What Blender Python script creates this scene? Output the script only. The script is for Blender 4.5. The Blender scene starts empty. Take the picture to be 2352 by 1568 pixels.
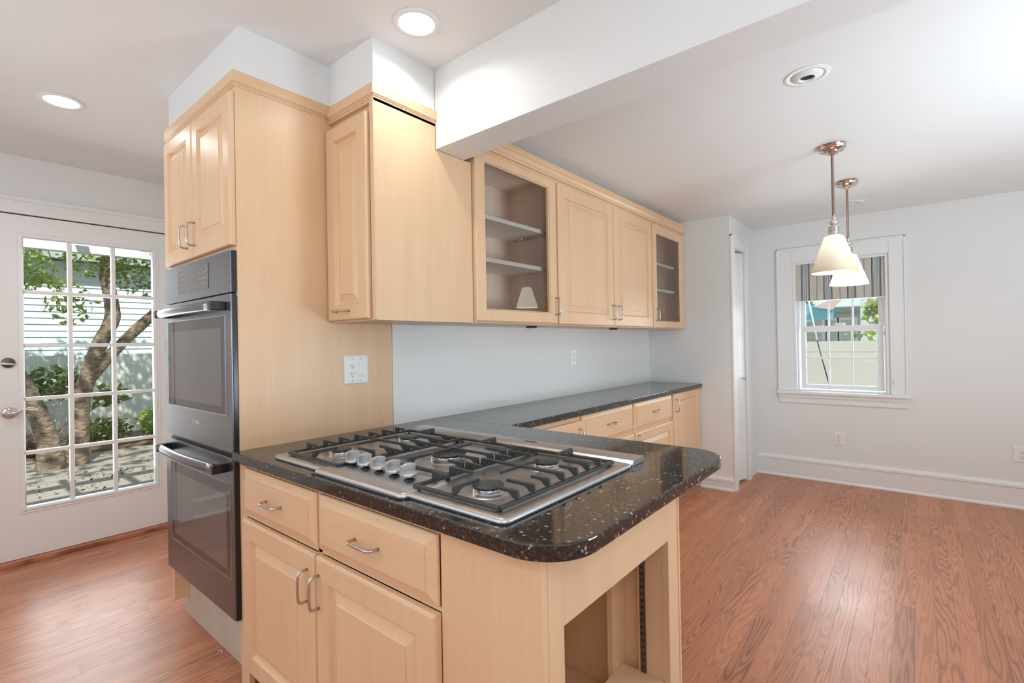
import bpy, math, random
from mathutils import Vector, Matrix
random.seed(7)
S = bpy.context.scene
C = S.collection
PI = math.pi

# ------------------------------------------------------------------ camera, sky, sun, exposure
YAW, PITCH, ROLL, FPX = -0.8792, 0.0040, -0.0179, 1125.7
fwd = Vector((math.cos(PITCH)*-math.sin(YAW), math.cos(PITCH)*math.cos(YAW), math.sin(PITCH)))
rgt = Vector((math.cos(YAW), math.sin(YAW), 0))
upv = rgt.cross(fwd)
r2 = rgt*math.cos(ROLL) + upv*math.sin(ROLL)
u2 = -rgt*math.sin(ROLL) + upv*math.cos(ROLL)
cd = bpy.data.cameras.new('camera'); cam = bpy.data.objects.new('camera', cd); C.objects.link(cam)
cd.sensor_width = 36; cd.lens = FPX/2352*36; cd.clip_start = 0.02; cd.clip_end = 200
M = Matrix(((r2.x, u2.x, -fwd.x, -0.7667), (r2.y, u2.y, -fwd.y, -1.9745), (r2.z, u2.z, -fwd.z, 1.2994), (0, 0, 0, 1)))
cam.matrix_world = M
S.camera = cam
S.view_settings.view_transform = 'Standard'
S.view_settings.look = 'None'
S.view_settings.gamma = 1
S.view_settings.use_curve_mapping = False
S.view_settings.exposure = -0.03
S.cycles.max_bounces = 10
S.cycles.diffuse_bounces = 5
S.cycles.transparent_max_bounces = 12
S.cycles.caustics_reflective = False
S.cycles.caustics_refractive = False
S.cycles.sample_clamp_indirect = 6

W = bpy.data.worlds.new('world'); S.world = W; W.use_nodes = True
wn = W.node_tree.nodes; wl = W.node_tree.links
bg = wn['Background']; bg.inputs[0].default_value = (0.80, 0.90, 1.0, 1); bg.inputs[1].default_value = 0.95

def light(name, kind, loc, energy, color=(1, 1, 1), size=None, size_y=None, look=None, shape=None, **kw):
    ld = bpy.data.lights.new(name, kind); ld.energy = energy; ld.color = color
    if kind == 'AREA':
        ld.size = size
        if size_y: ld.shape = 'RECTANGLE'; ld.size_y = size_y
        if shape: ld.shape = shape
    for k, v in kw.items(): setattr(ld, k, v)
    o = bpy.data.objects.new(name, ld); C.objects.link(o); o.location = loc
    if look is not None: o.rotation_euler = Vector(look).to_track_quat('-Z', 'Y').to_euler()
    return o
light('sun', 'SUN', (0, -6, 8), 7.0, (1.0, 0.95, 0.86), look=(0.22, 0.60, -0.78), angle=0.012)
# fill lamps added along the unseen walls, then daylight at door and window
DAY = (0.905, 0.955, 1.0)
light('rear_fill_light', 'AREA', (2.6, -4.40, 1.35), 10, DAY, 2.4, 1.7, look=(0, 1, -0.02))
light('rear_kitchen_fill_light', 'AREA', (-0.9, -4.40, 1.45), 6, DAY, 2.2, 1.6, look=(0, 1, -0.02))
light('side_fill_light', 'AREA', (-2.50, -0.4, 1.5), 15, DAY, 3.0, 1.5, look=(1, 0, -0.02))
light('patio_door_daylight', 'AREA', (-0.02, 2.62, 1.2), 20, DAY, 0.66, 1.6, look=(0, -1, 0))
light('dining_window_daylight', 'AREA', (4.75, -1.43, 1.25), 13, DAY, 0.55, 0.75, look=(-1, 0, 0))
# unseen fill lamps added to brighten the white ceilings, no fixtures
UP = (0.70, 0.89, 1.0)
light('kitchen_fill_uplight', 'AREA', (-1.2, -2.9, 1.5), 27, UP, 0.9, 0.9, look=(0.15, 0.5, 1))
light('kitchen_side_fill_uplight', 'AREA', (-2.1, 0.2, 1.75), 12, UP, 0.4, 0.8, look=(0.45, 0.15, 1))
light('dining_fill_uplight', 'AREA', (1.7, -3.4, 0.8), 51, UP, 1.0, 1.0, look=(0.05, 0.55, 1))

# ------------------------------------------------------------------ materials
def newmat(name):
    m = bpy.data.materials.new(name); m.use_nodes = True
    nt = m.node_tree; b = nt.nodes['Principled BSDF']
    return m, nt, b
def pm(name, col, rough=0.5, metal=0.0, spec=0.5, coat=0.0, noise=0.0, nscale=8.0, bump=0.0, bscale=200.0, stretch=(1, 1, 1), emit=None, es=0.0):
    m, nt, b = newmat(name)
    b.inputs['Base Color'].default_value = (*col, 1)
    b.inputs['Roughness'].default_value = rough
    b.inputs['Metallic'].default_value = metal
    b.inputs['Specular IOR Level'].default_value = spec
    b.inputs['Coat Weight'].default_value = coat
    b.inputs['Coat Roughness'].default_value = 0.05
    if emit: b.inputs['Emission Color'].default_value = (*emit, 1); b.inputs['Emission Strength'].default_value = es
    g = nt.nodes.new('ShaderNodeNewGeometry')
    mp = nt.nodes.new('ShaderNodeVectorMath'); mp.operation = 'MULTIPLY'; mp.inputs[1].default_value = stretch
    nt.links.new(g.outputs['Position'], mp.inputs[0])
    if noise:
        n = nt.nodes.new('ShaderNodeTexNoise'); n.inputs['Scale'].default_value = nscale; n.inputs['Detail'].default_value = 4
        nt.links.new(mp.outputs[0], n.inputs['Vector'])
        r = nt.nodes.new('ShaderNodeMapRange'); r.inputs['From Min'].default_value = .3; r.inputs['From Max'].default_value = .7
        r.inputs['To Min'].default_value = 1-noise; r.inputs['To Max'].default_value = 1+noise
        nt.links.new(n.outputs['Fac'], r.inputs['Value'])
        mx = nt.nodes.new('ShaderNodeVectorMath'); mx.operation = 'SCALE'; mx.inputs[0].default_value = col
        nt.links.new(r.outputs[0], mx.inputs['Scale']); nt.links.new(mx.outputs[0], b.inputs['Base Color'])
    if bump:
        n2 = nt.nodes.new('ShaderNodeTexNoise'); n2.inputs['Scale'].default_value = bscale; n2.inputs['Detail'].default_value = 3
        nt.links.new(mp.outputs[0], n2.inputs['Vector'])
        bp = nt.nodes.new('ShaderNodeBump'); bp.inputs['Strength'].default_value = bump; bp.inputs['Distance'].default_value = 0.002
        nt.links.new(n2.outputs['Fac'], bp.inputs['Height']); nt.links.new(bp.outputs[0], b.inputs['Normal'])
    return m
def maple(name, st):
    m, nt, b = newmat(name)
    g = nt.nodes.new('ShaderNodeNewGeometry')
    def mul(v):
        q = nt.nodes.new('ShaderNodeVectorMath'); q.operation = 'MULTIPLY'; q.inputs[1].default_value = v
        nt.links.new(g.outputs['Position'], q.inputs[0]); return q
    def noise(vec, sc, det=4, dist=0.0):
        n = nt.nodes.new('ShaderNodeTexNoise'); n.inputs['Scale'].default_value = sc; n.inputs['Detail'].default_value = det
        n.inputs['Distortion'].default_value = dist
        nt.links.new(vec.outputs[0], n.inputs['Vector']); return n
    n1 = noise(mul(st), 1.0, 5, 0.6)
    n2 = noise(mul(tuple(s*6 for s in st)), 1.0, 3)
    n3 = noise(mul((1.6, 1.6, 1.6)), 1.0, 2)
    ramp = nt.nodes.new('ShaderNodeValToRGB')
    e = ramp.color_ramp.elements
    e[0].position = .28; e[0].color = (.715, .450, .262, 1)
    e[1].position = .72; e[1].color = (.835, .595, .380, 1)
    a = nt.nodes.new('ShaderNodeMath'); a.operation = 'MULTIPLY_ADD'; a.inputs[1].default_value = .22
    nt.links.new(n2.outputs['Fac'], a.inputs[0])
    b2 = nt.nodes.new('ShaderNodeMath'); b2.operation = 'MULTIPLY'; b2.inputs[1].default_value = .30
    nt.links.new(n1.outputs['Fac'], b2.inputs[0]); nt.links.new(b2.outputs[0], a.inputs[2])
    c2 = nt.nodes.new('ShaderNodeMath'); c2.operation = 'MULTIPLY_ADD'; c2.inputs[1].default_value = .48
    nt.links.new(n3.outputs['Fac'], c2.inputs[0]); nt.links.new(a.outputs[0], c2.inputs[2])
    nt.links.new(c2.outputs[0], ramp.inputs['Fac'])
    nt.links.new(ramp.outputs[0], b.inputs['Base Color'])
    b.inputs['Roughness'].default_value = .34
    b.inputs['Specular IOR Level'].default_value = .45
    return m
M_ = {}
M_['maple'] = maple('maple_vertical_grain', (15, 15, .9))
M_['maple_h'] = maple('maple_horizontal_grain', (1.0, 1.0, 15))
M_['maple_in'] = pm('maple_interior', (.92, .72, .57), .5, noise=.05, nscale=2, stretch=(12, 12, 1))
M_['shelf'] = pm('shelf_laminate', (.80, .70, .60), .45, noise=.02)
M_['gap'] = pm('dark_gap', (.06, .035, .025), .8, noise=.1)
M_['wall'] = pm('wall_paint', (.80, .80, .79), .55, spec=.3, noise=.008, nscale=1.5, bump=.05, bscale=300)
M_['ceiling'] = pm('ceiling_paint', (.84, .84, .835), .7, spec=.2, noise=.006, nscale=1.0)
M_['trim'] = pm('trim_paint', (.84, .845, .84), .28, spec=.5, noise=.006, nscale=3)
M_['vinyl'] = pm('window_vinyl', (.86, .875, .90), .30, noise=.005)
M_['plate'] = pm('plastic_plate', (.84, .835, .82), .30, noise=.005)
M_['black'] = pm('black_plastic', (.012, .012, .012), .35, noise=.1)
M_['steel'] = pm('stainless', (.58, .585, .59), .36, metal=1, noise=.03, nscale=3, bump=.04, bscale=1.0, stretch=(300, 12, 300))
M_['chrome'] = pm('polished_nickel', (.74, .72, .70), .12, metal=1, noise=.01)
M_['nickel'] = pm('satin_nickel', (.56, .54, .51), .28, metal=1, noise=.02)
M_['darkmetal'] = pm('dark_metal', (.16, .14, .13), .4, metal=.8, noise=.05)
M_['iron'] = pm('cast_iron', (.045, .044, .043), .42, noise=.15, nscale=60, bump=.15, bscale=900)
M_['ovensteel'] = pm('dark_stainless', (.195, .195, .205), .26, metal=.9, noise=.03, nscale=3, stretch=(1, 30, 1))
M_['ovenblack'] = pm('oven_black', (.010, .010, .010), .22, noise=.05)
M_['ovenglass'] = pm('oven_glass', (.022, .022, .023), .03, spec=.8, coat=.25, noise=.02)
M_['display'] = pm('display_glass', (.085, .085, .087), .06, spec=.8, coat=.6, noise=.02)
M_['marks'] = pm('printed_marks', (.75, .75, .75), .5, noise=.01)
M_['plywood'] = pm('plywood', (.56, .50, .42), .7, noise=.08, nscale=6, bump=.1)
M_['bulb'] = pm('lit_lamp_lens', (.9, .9, .88), .5, emit=(1.0, .985, .95), es=5.0, noise=.001)
M_['puck'] = pm('puck_lens', (.8, .8, .8), .3, noise=.01)
M_['bluepaint'] = pm('blue_tape', (.22, .50, .62), .6, noise=.02)

def oven_mesh():
    m, nt, b = newmat('oven_window_mesh')
    b.inputs['Roughness'].default_value = .05; b.inputs['Coat Weight'].default_value = .3; b.inputs['Specular IOR Level'].default_value = .8
    g = nt.nodes.new('ShaderNodeNewGeometry')
    w = nt.nodes.new('ShaderNodeTexVoronoi'); w.inputs['Scale'].default_value = 480; w.inputs['Randomness'].default_value = 0
    nt.links.new(g.outputs['Position'], w.inputs['Vector'])
    r = nt.nodes.new('ShaderNodeValToRGB'); r.color_ramp.elements[0].position = .3; r.color_ramp.elements[0].color = (.03, .03, .03, 1)
    r.color_ramp.elements[1].position = .5; r.color_ramp.elements[1].color = (.12, .12, .12, 1)
    nt.links.new(w.outputs['Distance'], r.inputs['Fac']); nt.links.new(r.outputs[0], b.inputs['Base Color'])
    return m
M_['ovenmesh'] = oven_mesh()

def granite():
    m, nt, b = newmat('black_granite')
    g = nt.nodes.new('ShaderNodeNewGeometry')
    nd = nt.nodes.new('ShaderNodeTexNoise'); nd.inputs['Scale'].default_value = 60; nd.inputs['Detail'].default_value = 3
    nt.links.new(g.outputs['Position'], nd.inputs['Vector'])
    ad = nt.nodes.new('ShaderNodeVectorMath'); ad.operation = 'MULTIPLY_ADD'; ad.inputs[1].default_value = (.012, .012, .012)
    nt.links.new(nd.outputs['Color'], ad.inputs[0]); nt.links.new(g.outputs['Position'], ad.inputs[2])
    v = nt.nodes.new('ShaderNodeTexVoronoi'); v.inputs['Scale'].default_value = 105; v.inputs['Randomness'].default_value = 1
    nt.links.new(ad.outputs[0], v.inputs['Vector'])
    sep = nt.nodes.new('ShaderNodeSeparateColor'); nt.links.new(v.outputs['Color'], sep.inputs[0])
    r = nt.nodes.new('ShaderNodeValToRGB'); cr = r.color_ramp
    cr.elements[0].position = 0; cr.elements[0].color = (.007, .007, .007, 1)
    cr.elements[1].position = 1; cr.elements[1].color = (.48, .46, .42, 1)
    for p, c in ((.35, (.016, .015, .014)), (.58, (.040, .036, .031)), (.76, (.085, .078, .068)), (.89, (.16, .15, .135)), (.95, (.38, .36, .33))):
        e = cr.elements.new(p); e.color = (*c, 1)
    nt.links.new(sep.outputs[0], r.inputs['Fac'])
    # flakes only in the core of the cell
    dm = nt.nodes.new('ShaderNodeMapRange'); dm.inputs['From Min'].default_value = .25; dm.inputs['From Max'].default_value = .50
    dm.inputs['To Min'].default_value = 1; dm.inputs['To Max'].default_value = 0
    nt.links.new(v.outputs['Distance'], dm.inputs['Value'])
    mx = nt.nodes.new('ShaderNodeMix'); mx.data_type = 'RGBA'; mx.inputs[6].default_value = (.013, .012, .011, 1)
    nt.links.new(dm.outputs[0], mx.inputs[0]); nt.links.new(r.outputs[0], mx.inputs[7])
    v2 = nt.nodes.new('ShaderNodeTexVoronoi'); v2.inputs['Scale'].default_value = 240; nt.links.new(ad.outputs[0], v2.inputs['Vector'])
    s2 = nt.nodes.new('ShaderNodeSeparateColor'); nt.links.new(v2.outputs['Color'], s2.inputs[0])
    r2_ = nt.nodes.new('ShaderNodeValToRGB'); c2_ = r2_.color_ramp
    c2_.elements[0].position = .45; c2_.elements[0].color = (0, 0, 0, 1); c2_.elements[1].position = 1; c2_.elements[1].color = (.030, .027, .023, 1)
    nt.links.new(s2.outputs[1], r2_.inputs[0])
    adc = nt.nodes.new('ShaderNodeVectorMath'); adc.operation = 'ADD'
    nt.links.new(mx.outputs[2], adc.inputs[0]); nt.links.new(r2_.outputs[0], adc.inputs[1])
    nt.links.new(adc.outputs[0], b.inputs['Base Color'])
    b.inputs['Roughness'].default_value = .07
    b.inputs['Specular IOR Level'].default_value = .75
    return m
M_['granite'] = granite()

def floor_mat():
    m, nt, b = newmat('oak_strip_floor')
    L = nt.links; N = nt.nodes
    def math_(op, a, b_=None, c=None):
        q = N.new('ShaderNodeMath'); q.operation = op
        for i, x in enumerate((a, b_, c)):
            if x is None: continue
            if isinstance(x, (int, float)): q.inputs[i].default_value = x
            else: L.new(x, q.inputs[i])
        return q.outputs[0]
    g = N.new('ShaderNodeNewGeometry'); sp = N.new('ShaderNodeSeparateXYZ'); L.new(g.outputs['Position'], sp.inputs[0])
    X, Y = sp.outputs[0], sp.outputs[1]
    PW, PL = .072, 1.15
    yr = math_('DIVIDE', Y, PW); row = math_('FLOOR', yr); fy = math_('FRACT', yr)
    wn1 = N.new('ShaderNodeTexWhiteNoise'); wn1.noise_dimensions = '1D'; L.new(row, wn1.inputs['W'])
    xs = math_('MULTIPLY_ADD', wn1.outputs['Value'], 9.7, X)
    xr = math_('DIVIDE', xs, PL); col = math_('FLOOR', xr); fx = math_('FRACT', xr)
    idc = N.new('ShaderNodeCombineXYZ'); L.new(row, idc.inputs[0]); L.new(col, idc.inputs[1])
    wn2 = N.new('ShaderNodeTexWhiteNoise'); wn2.noise_dimensions = '2D'; L.new(idc.outputs[0], wn2.inputs['Vector'])
    rid = wn2.outputs['Value']
    gv = N.new('ShaderNodeCombineXYZ')
    L.new(math_('MULTIPLY', xs, 1.25), gv.inputs[0]); L.new(math_('MULTIPLY', Y, 17.0), gv.inputs[1]); L.new(math_('MULTIPLY', rid, 60), gv.inputs[2])
    n = N.new('ShaderNodeTexNoise'); n.inputs['Scale'].default_value = 1; n.inputs['Detail'].default_value = 1.2; n.inputs['Roughness'].default_value = .35
    L.new(gv.outputs[0], n.inputs['Vector'])
    wob = N.new('ShaderNodeTexNoise'); wob.inputs['Scale'].default_value = 28; L.new(g.outputs['Position'], wob.inputs['Vector'])
    ph = math_('MULTIPLY_ADD', wob.outputs['Fac'], .9, math_('MULTIPLY', n.outputs['Fac'], 88))
    s = math_('SINE', ph)
    band = math_('POWER', math_('MULTIPLY_ADD', s, .5, .5), 2.2)
    fv = N.new('ShaderNodeCombineXYZ'); L.new(math_('MULTIPLY', xs, 6), fv.inputs[0]); L.new(math_('MULTIPLY', Y, 260), fv.inputs[1]); L.new(rid, fv.inputs[2])
    fn = N.new('ShaderNodeTexNoise'); fn.inputs['Scale'].default_value = 1; fn.inputs['Detail'].default_value = 3; L.new(fv.outputs[0], fn.inputs['Vector'])
    # strength of figure varies by board
    amt = math_('MULTIPLY_ADD', rid, .42, .16)
    dark = math_('MULTIPLY', band, amt)
    dark2 = math_('MULTIPLY_ADD', fn.outputs['Fac'], .35, dark)
    r = N.new('ShaderNodeValToRGB'); cr = r.color_ramp
    cr.elements[0].position = .05; cr.elements[0].color = (.600, .245, .130, 1)
    cr.elements[1].position = .75; cr.elements[1].color = (.290, .105, .054, 1)
    L.new(dark2, r.inputs['Fac'])
    sw = N.new('ShaderNodeSeparateColor'); L.new(wn2.outputs['Color'], sw.inputs[0])
    tone = math_('MULTIPLY_ADD', sw.outputs[1], .24, .92)
    sc = N.new('ShaderNodeVectorMath'); sc.operation = 'SCALE'; L.new(r.outputs[0], sc.inputs[0]); L.new(tone, sc.inputs['Scale'])
    # seams
    e1 = math_('MINIMUM', fy, math_('SUBTRACT', 1.0, fy))
    e2 = math_('MULTIPLY', math_('MINIMUM', fx, math_('SUBTRACT', 1.0, fx)), PL/PW)
    e = math_('MINIMUM', e1, e2)
    mr = N.new('ShaderNodeMapRange'); mr.inputs['From Min'].default_value = .006; mr.inputs['From Max'].default_value = .020
    mr.inputs['To Min'].default_value = .50; mr.inputs['To Max'].default_value = 1; L.new(e, mr.inputs['Value'])
    s2 = N.new('ShaderNodeVectorMath'); s2.operation = 'SCALE'; L.new(sc.outputs[0], s2.inputs[0]); L.new(mr.outputs[0], s2.inputs['Scale'])
    L.new(s2.outputs[0], b.inputs['Base Color'])
    rn = N.new('ShaderNodeTexNoise'); rn.inputs['Scale'].default_value = 3; L.new(g.outputs['Position'], rn.inputs['Vector'])
    L.new(math_('MULTIPLY_ADD', rn.outputs['Fac'], .14, .27), b.inputs['Roughness'])
    b.inputs['Specular IOR Level'].default_value = .62
    bp = N.new('ShaderNodeBump'); bp.inputs['Strength'].default_value = .22; bp.inputs['Distance'].default_value = .0015
    L.new(math_('MULTIPLY_ADD', fn.outputs['Fac'], .4, math_('MULTIPLY', mr.outputs[0], 1.0)), bp.inputs['Height'])
    L.new(bp.outputs[0], b.inputs['Normal'])
    return m
M_['floor'] = floor_mat()

def glass_mat(name, tint=(1, 1, 1), ior=1.5, rough=0.0):
    m = bpy.data.materials.new(name); m.use_nodes = True; nt = m.node_tree
    nt.nodes.remove(nt.nodes['Principled BSDF']); out = nt.nodes['Material Output']
    t = nt.nodes.new('ShaderNodeBsdfTransparent'); t.inputs[0].default_value = (*tint, 1)
    gl = nt.nodes.new('ShaderNodeBsdfGlossy'); gl.inputs['Roughness'].default_value = rough
    f = nt.nodes.new('ShaderNodeFresnel'); f.inputs[0].default_value = ior
    mx = nt.nodes.new('ShaderNodeMixShader')
    nt.links.new(f.outputs[0], mx.inputs[0]); nt.links.new(t.outputs[0], mx.inputs[1]); nt.links.new(gl.outputs[0], mx.inputs[2])
    nt.links.new(mx.outputs[0], out.inputs[0]); return m
M_['glass'] = glass_mat('window_glass', (.98, .99, .985), 1.35)
M_['cabglass'] = glass_mat('cabinet_glass', (1, .995, .99), 1.62)

def shade_mat():
    m, nt, b = newmat('opal_glass_shade')
    b.inputs['Base Color'].default_value = (.66, .57, .43, 1); b.inputs['Roughness'].default_value = .25  # warm room reflections put into base colour; glow fades downward in emission
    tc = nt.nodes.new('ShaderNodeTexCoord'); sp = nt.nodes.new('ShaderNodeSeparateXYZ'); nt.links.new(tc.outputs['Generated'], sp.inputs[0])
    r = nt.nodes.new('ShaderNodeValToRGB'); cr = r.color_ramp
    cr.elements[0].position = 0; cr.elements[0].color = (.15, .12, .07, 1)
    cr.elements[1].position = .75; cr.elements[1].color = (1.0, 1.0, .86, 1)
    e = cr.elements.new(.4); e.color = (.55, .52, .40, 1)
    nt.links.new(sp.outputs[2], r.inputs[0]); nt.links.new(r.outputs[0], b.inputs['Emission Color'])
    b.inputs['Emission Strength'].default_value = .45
    return m
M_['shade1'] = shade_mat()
M_['shade2'] = pm('opal_glass_shade_bright', (.86, .84, .76), .25, emit=(1.0, 1.0, .88), es=3.4, noise=.005)  # same glass as the near shade, glow raised to show in cabinet reflection
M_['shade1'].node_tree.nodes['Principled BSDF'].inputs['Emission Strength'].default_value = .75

def stripe_mat():
    m, nt, b = newmat('striped_roman_fabric')
    g = nt.nodes.new('ShaderNodeNewGeometry'); sp = nt.nodes.new('ShaderNodeSeparateXYZ'); nt.links.new(g.outputs['Position'], sp.inputs[0])
    wb = nt.nodes.new('ShaderNodeTexNoise'); wb.inputs['Scale'].default_value = 5
    nt.links.new(g.outputs['Position'], wb.inputs['Vector'])
    a = nt.nodes.new('ShaderNodeMath'); a.operation = 'MULTIPLY_ADD'; a.inputs[1].default_value = .006
    nt.links.new(wb.outputs['Fac'], a.inputs[0]); nt.links.new(sp.outputs[1], a.inputs[2])
    a2 = nt.nodes.new('ShaderNodeMath'); a2.operation = 'MULTIPLY_ADD'; a2.inputs[1].default_value = -1/.176; a2.inputs[2].default_value = -1.092/.176+.26-.0
    nt.links.new(a.outputs[0], a2.inputs[0])
    fr = nt.nodes.new('ShaderNodeMath'); fr.operation = 'FRACT'; nt.links.new(a2.outputs[0], fr.inputs[0])
    r = nt.nodes.new('ShaderNodeValToRGB'); cr = r.color_ramp; cr.interpolation = 'CONSTANT'
    cream = (.60, .56, .48, 1); pale = (.66, .63, .56, 1); navy = (.035, .055, .10, 1); blue = (.22, .28, .36, 1); dk = (.03, .035, .06, 1)
    seq = [(0, cream), (.235, blue), (.275, cream), (.55, navy), (.575, blue), (.64, pale), (.675, dk), (.69, pale), (.715, dk), (.73, pale),
           (.755, dk), (.77, pale), (.795, dk), (.81, pale), (.84, blue), (.905, navy), (.93, pale), (.95, cream)]
    while len(cr.elements) < len(seq): cr.elements.new(.5)
    for i, (p, c) in enumerate(seq): cr.elements[i].position = p
    for i, (p, c) in enumerate(seq): cr.elements[i].color = c
    nt.links.new(fr.outputs[0], r.inputs[0]); nt.links.new(r.outputs[0], b.inputs['Base Color'])
    b.inputs['Roughness'].default_value = .8
    return m
M_['stripe'] = stripe_mat()

def leafmat(name, c0, c1):
    m, nt, b = newmat(name)
    g = nt.nodes.new('ShaderNodeNewGeometry')
    r = nt.nodes.new('ShaderNodeValToRGB'); r.color_ramp.elements[0].color = (*c0, 1); r.color_ramp.elements[1].color = (*c1, 1)
    n = nt.nodes.new('ShaderNodeTexNoise'); n.inputs['Scale'].default_value = 9; nt.links.new(g.outputs['Position'], n.inputs['Vector'])
    r.color_ramp.elements[0].position = .35; r.color_ramp.elements[1].position = .65
    nt.links.new(n.outputs['Fac'], r.inputs[0]); nt.links.new(r.outputs[0], b.inputs['Base Color'])
    b.inputs['Roughness'].default_value = .5
    tr = nt.nodes.new('ShaderNodeBsdfTranslucent'); nt.links.new(r.outputs[0], tr.inputs[0])
    mx = nt.nodes.new('ShaderNodeMixShader'); mx.inputs[0].default_value = .35
    nt.links.new(b.outputs[0], mx.inputs[1]); nt.links.new(tr.outputs[0], mx.inputs[2]); nt.links.new(mx.outputs[0], nt.nodes['Material Output'].inputs[0])
    return m
M_['leaf'] = leafmat('tree_leaves', (.10, .17, .04), (.30, .40, .12))
M_['leaf2'] = leafmat('bright_leaves', (.22, .36, .06), (.50, .62, .20))
M_['leaf3'] = leafmat('shrub_leaves', (.06, .12, .03), (.24, .34, .10))
M_['twig'] = pm('dry_twigs', (.20, .16, .12), .8, noise=.2, nscale=12)
M_['bark'] = pm('bark', (.185, .145, .105), .85, noise=.55, nscale=1, bump=.8, bscale=1.6, stretch=(9, 9, 17))
M_['bark'].node_tree.nodes['Bump'].inputs['Distance'].default_value = .04
M_['fence'] = pm('vinyl_fence', (.66, .74, .70), .45, noise=.02)
M_['fence2'] = pm('cream_vinyl_fence', (.58, .58, .53), .45, noise=.01)
M_['sidingw'] = pm('white_siding', (.56, .68, .70), .6, noise=.02)
M_['siding2'] = pm('pale_green_siding', (.55, .62, .55), .6, noise=.02)
M_['slate'] = pm('slate_roof', (.17, .20, .25), .8, noise=.12, nscale=3, stretch=(1, 1, 14))
M_['greenroof'] = pm('weathered_shingles', (.33, .40, .38), .8, noise=.10, nscale=3, stretch=(1, 1, 14))
M_['pergola'] = pm('pergola_paint', (.62, .70, .67), .6, noise=.02)
M_['canvas'] = pm('turquoise_canvas', (.14, .45, .58), .8, noise=.03)
M_['pinkroof'] = pm('terracotta_canvas', (.62, .50, .46), .8, noise=.03)
M_['soil'] = pm('garden_soil', (.16, .11, .075), .95, noise=.3, nscale=8, bump=.5, bscale=30)
M_['concrete'] = pm('foundation', (.5, .5, .47), .8, noise=.05)
def pavers():
    m, nt, b = newmat('patio_pavers')
    g = nt.nodes.new('ShaderNodeNewGeometry')
    br = nt.nodes.new('ShaderNodeTexBrick'); br.inputs['Scale'].default_value = 1.6; br.inputs['Mortar Size'].default_value = .012
    br.inputs['Color1'].default_value = (.26, .24, .21, 1); br.inputs['Color2'].default_value = (.32, .295, .255, 1); br.inputs['Mortar'].default_value = (.18, .17, .15, 1)
    nt.links.new(g.outputs['Position'], br.inputs['Vector'])
    nt.links.new(br.outputs['Color'], b.inputs['Base Color']); b.inputs['Roughness'].default_value = .85
    return m
M_['pavers'] = pavers()

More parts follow.
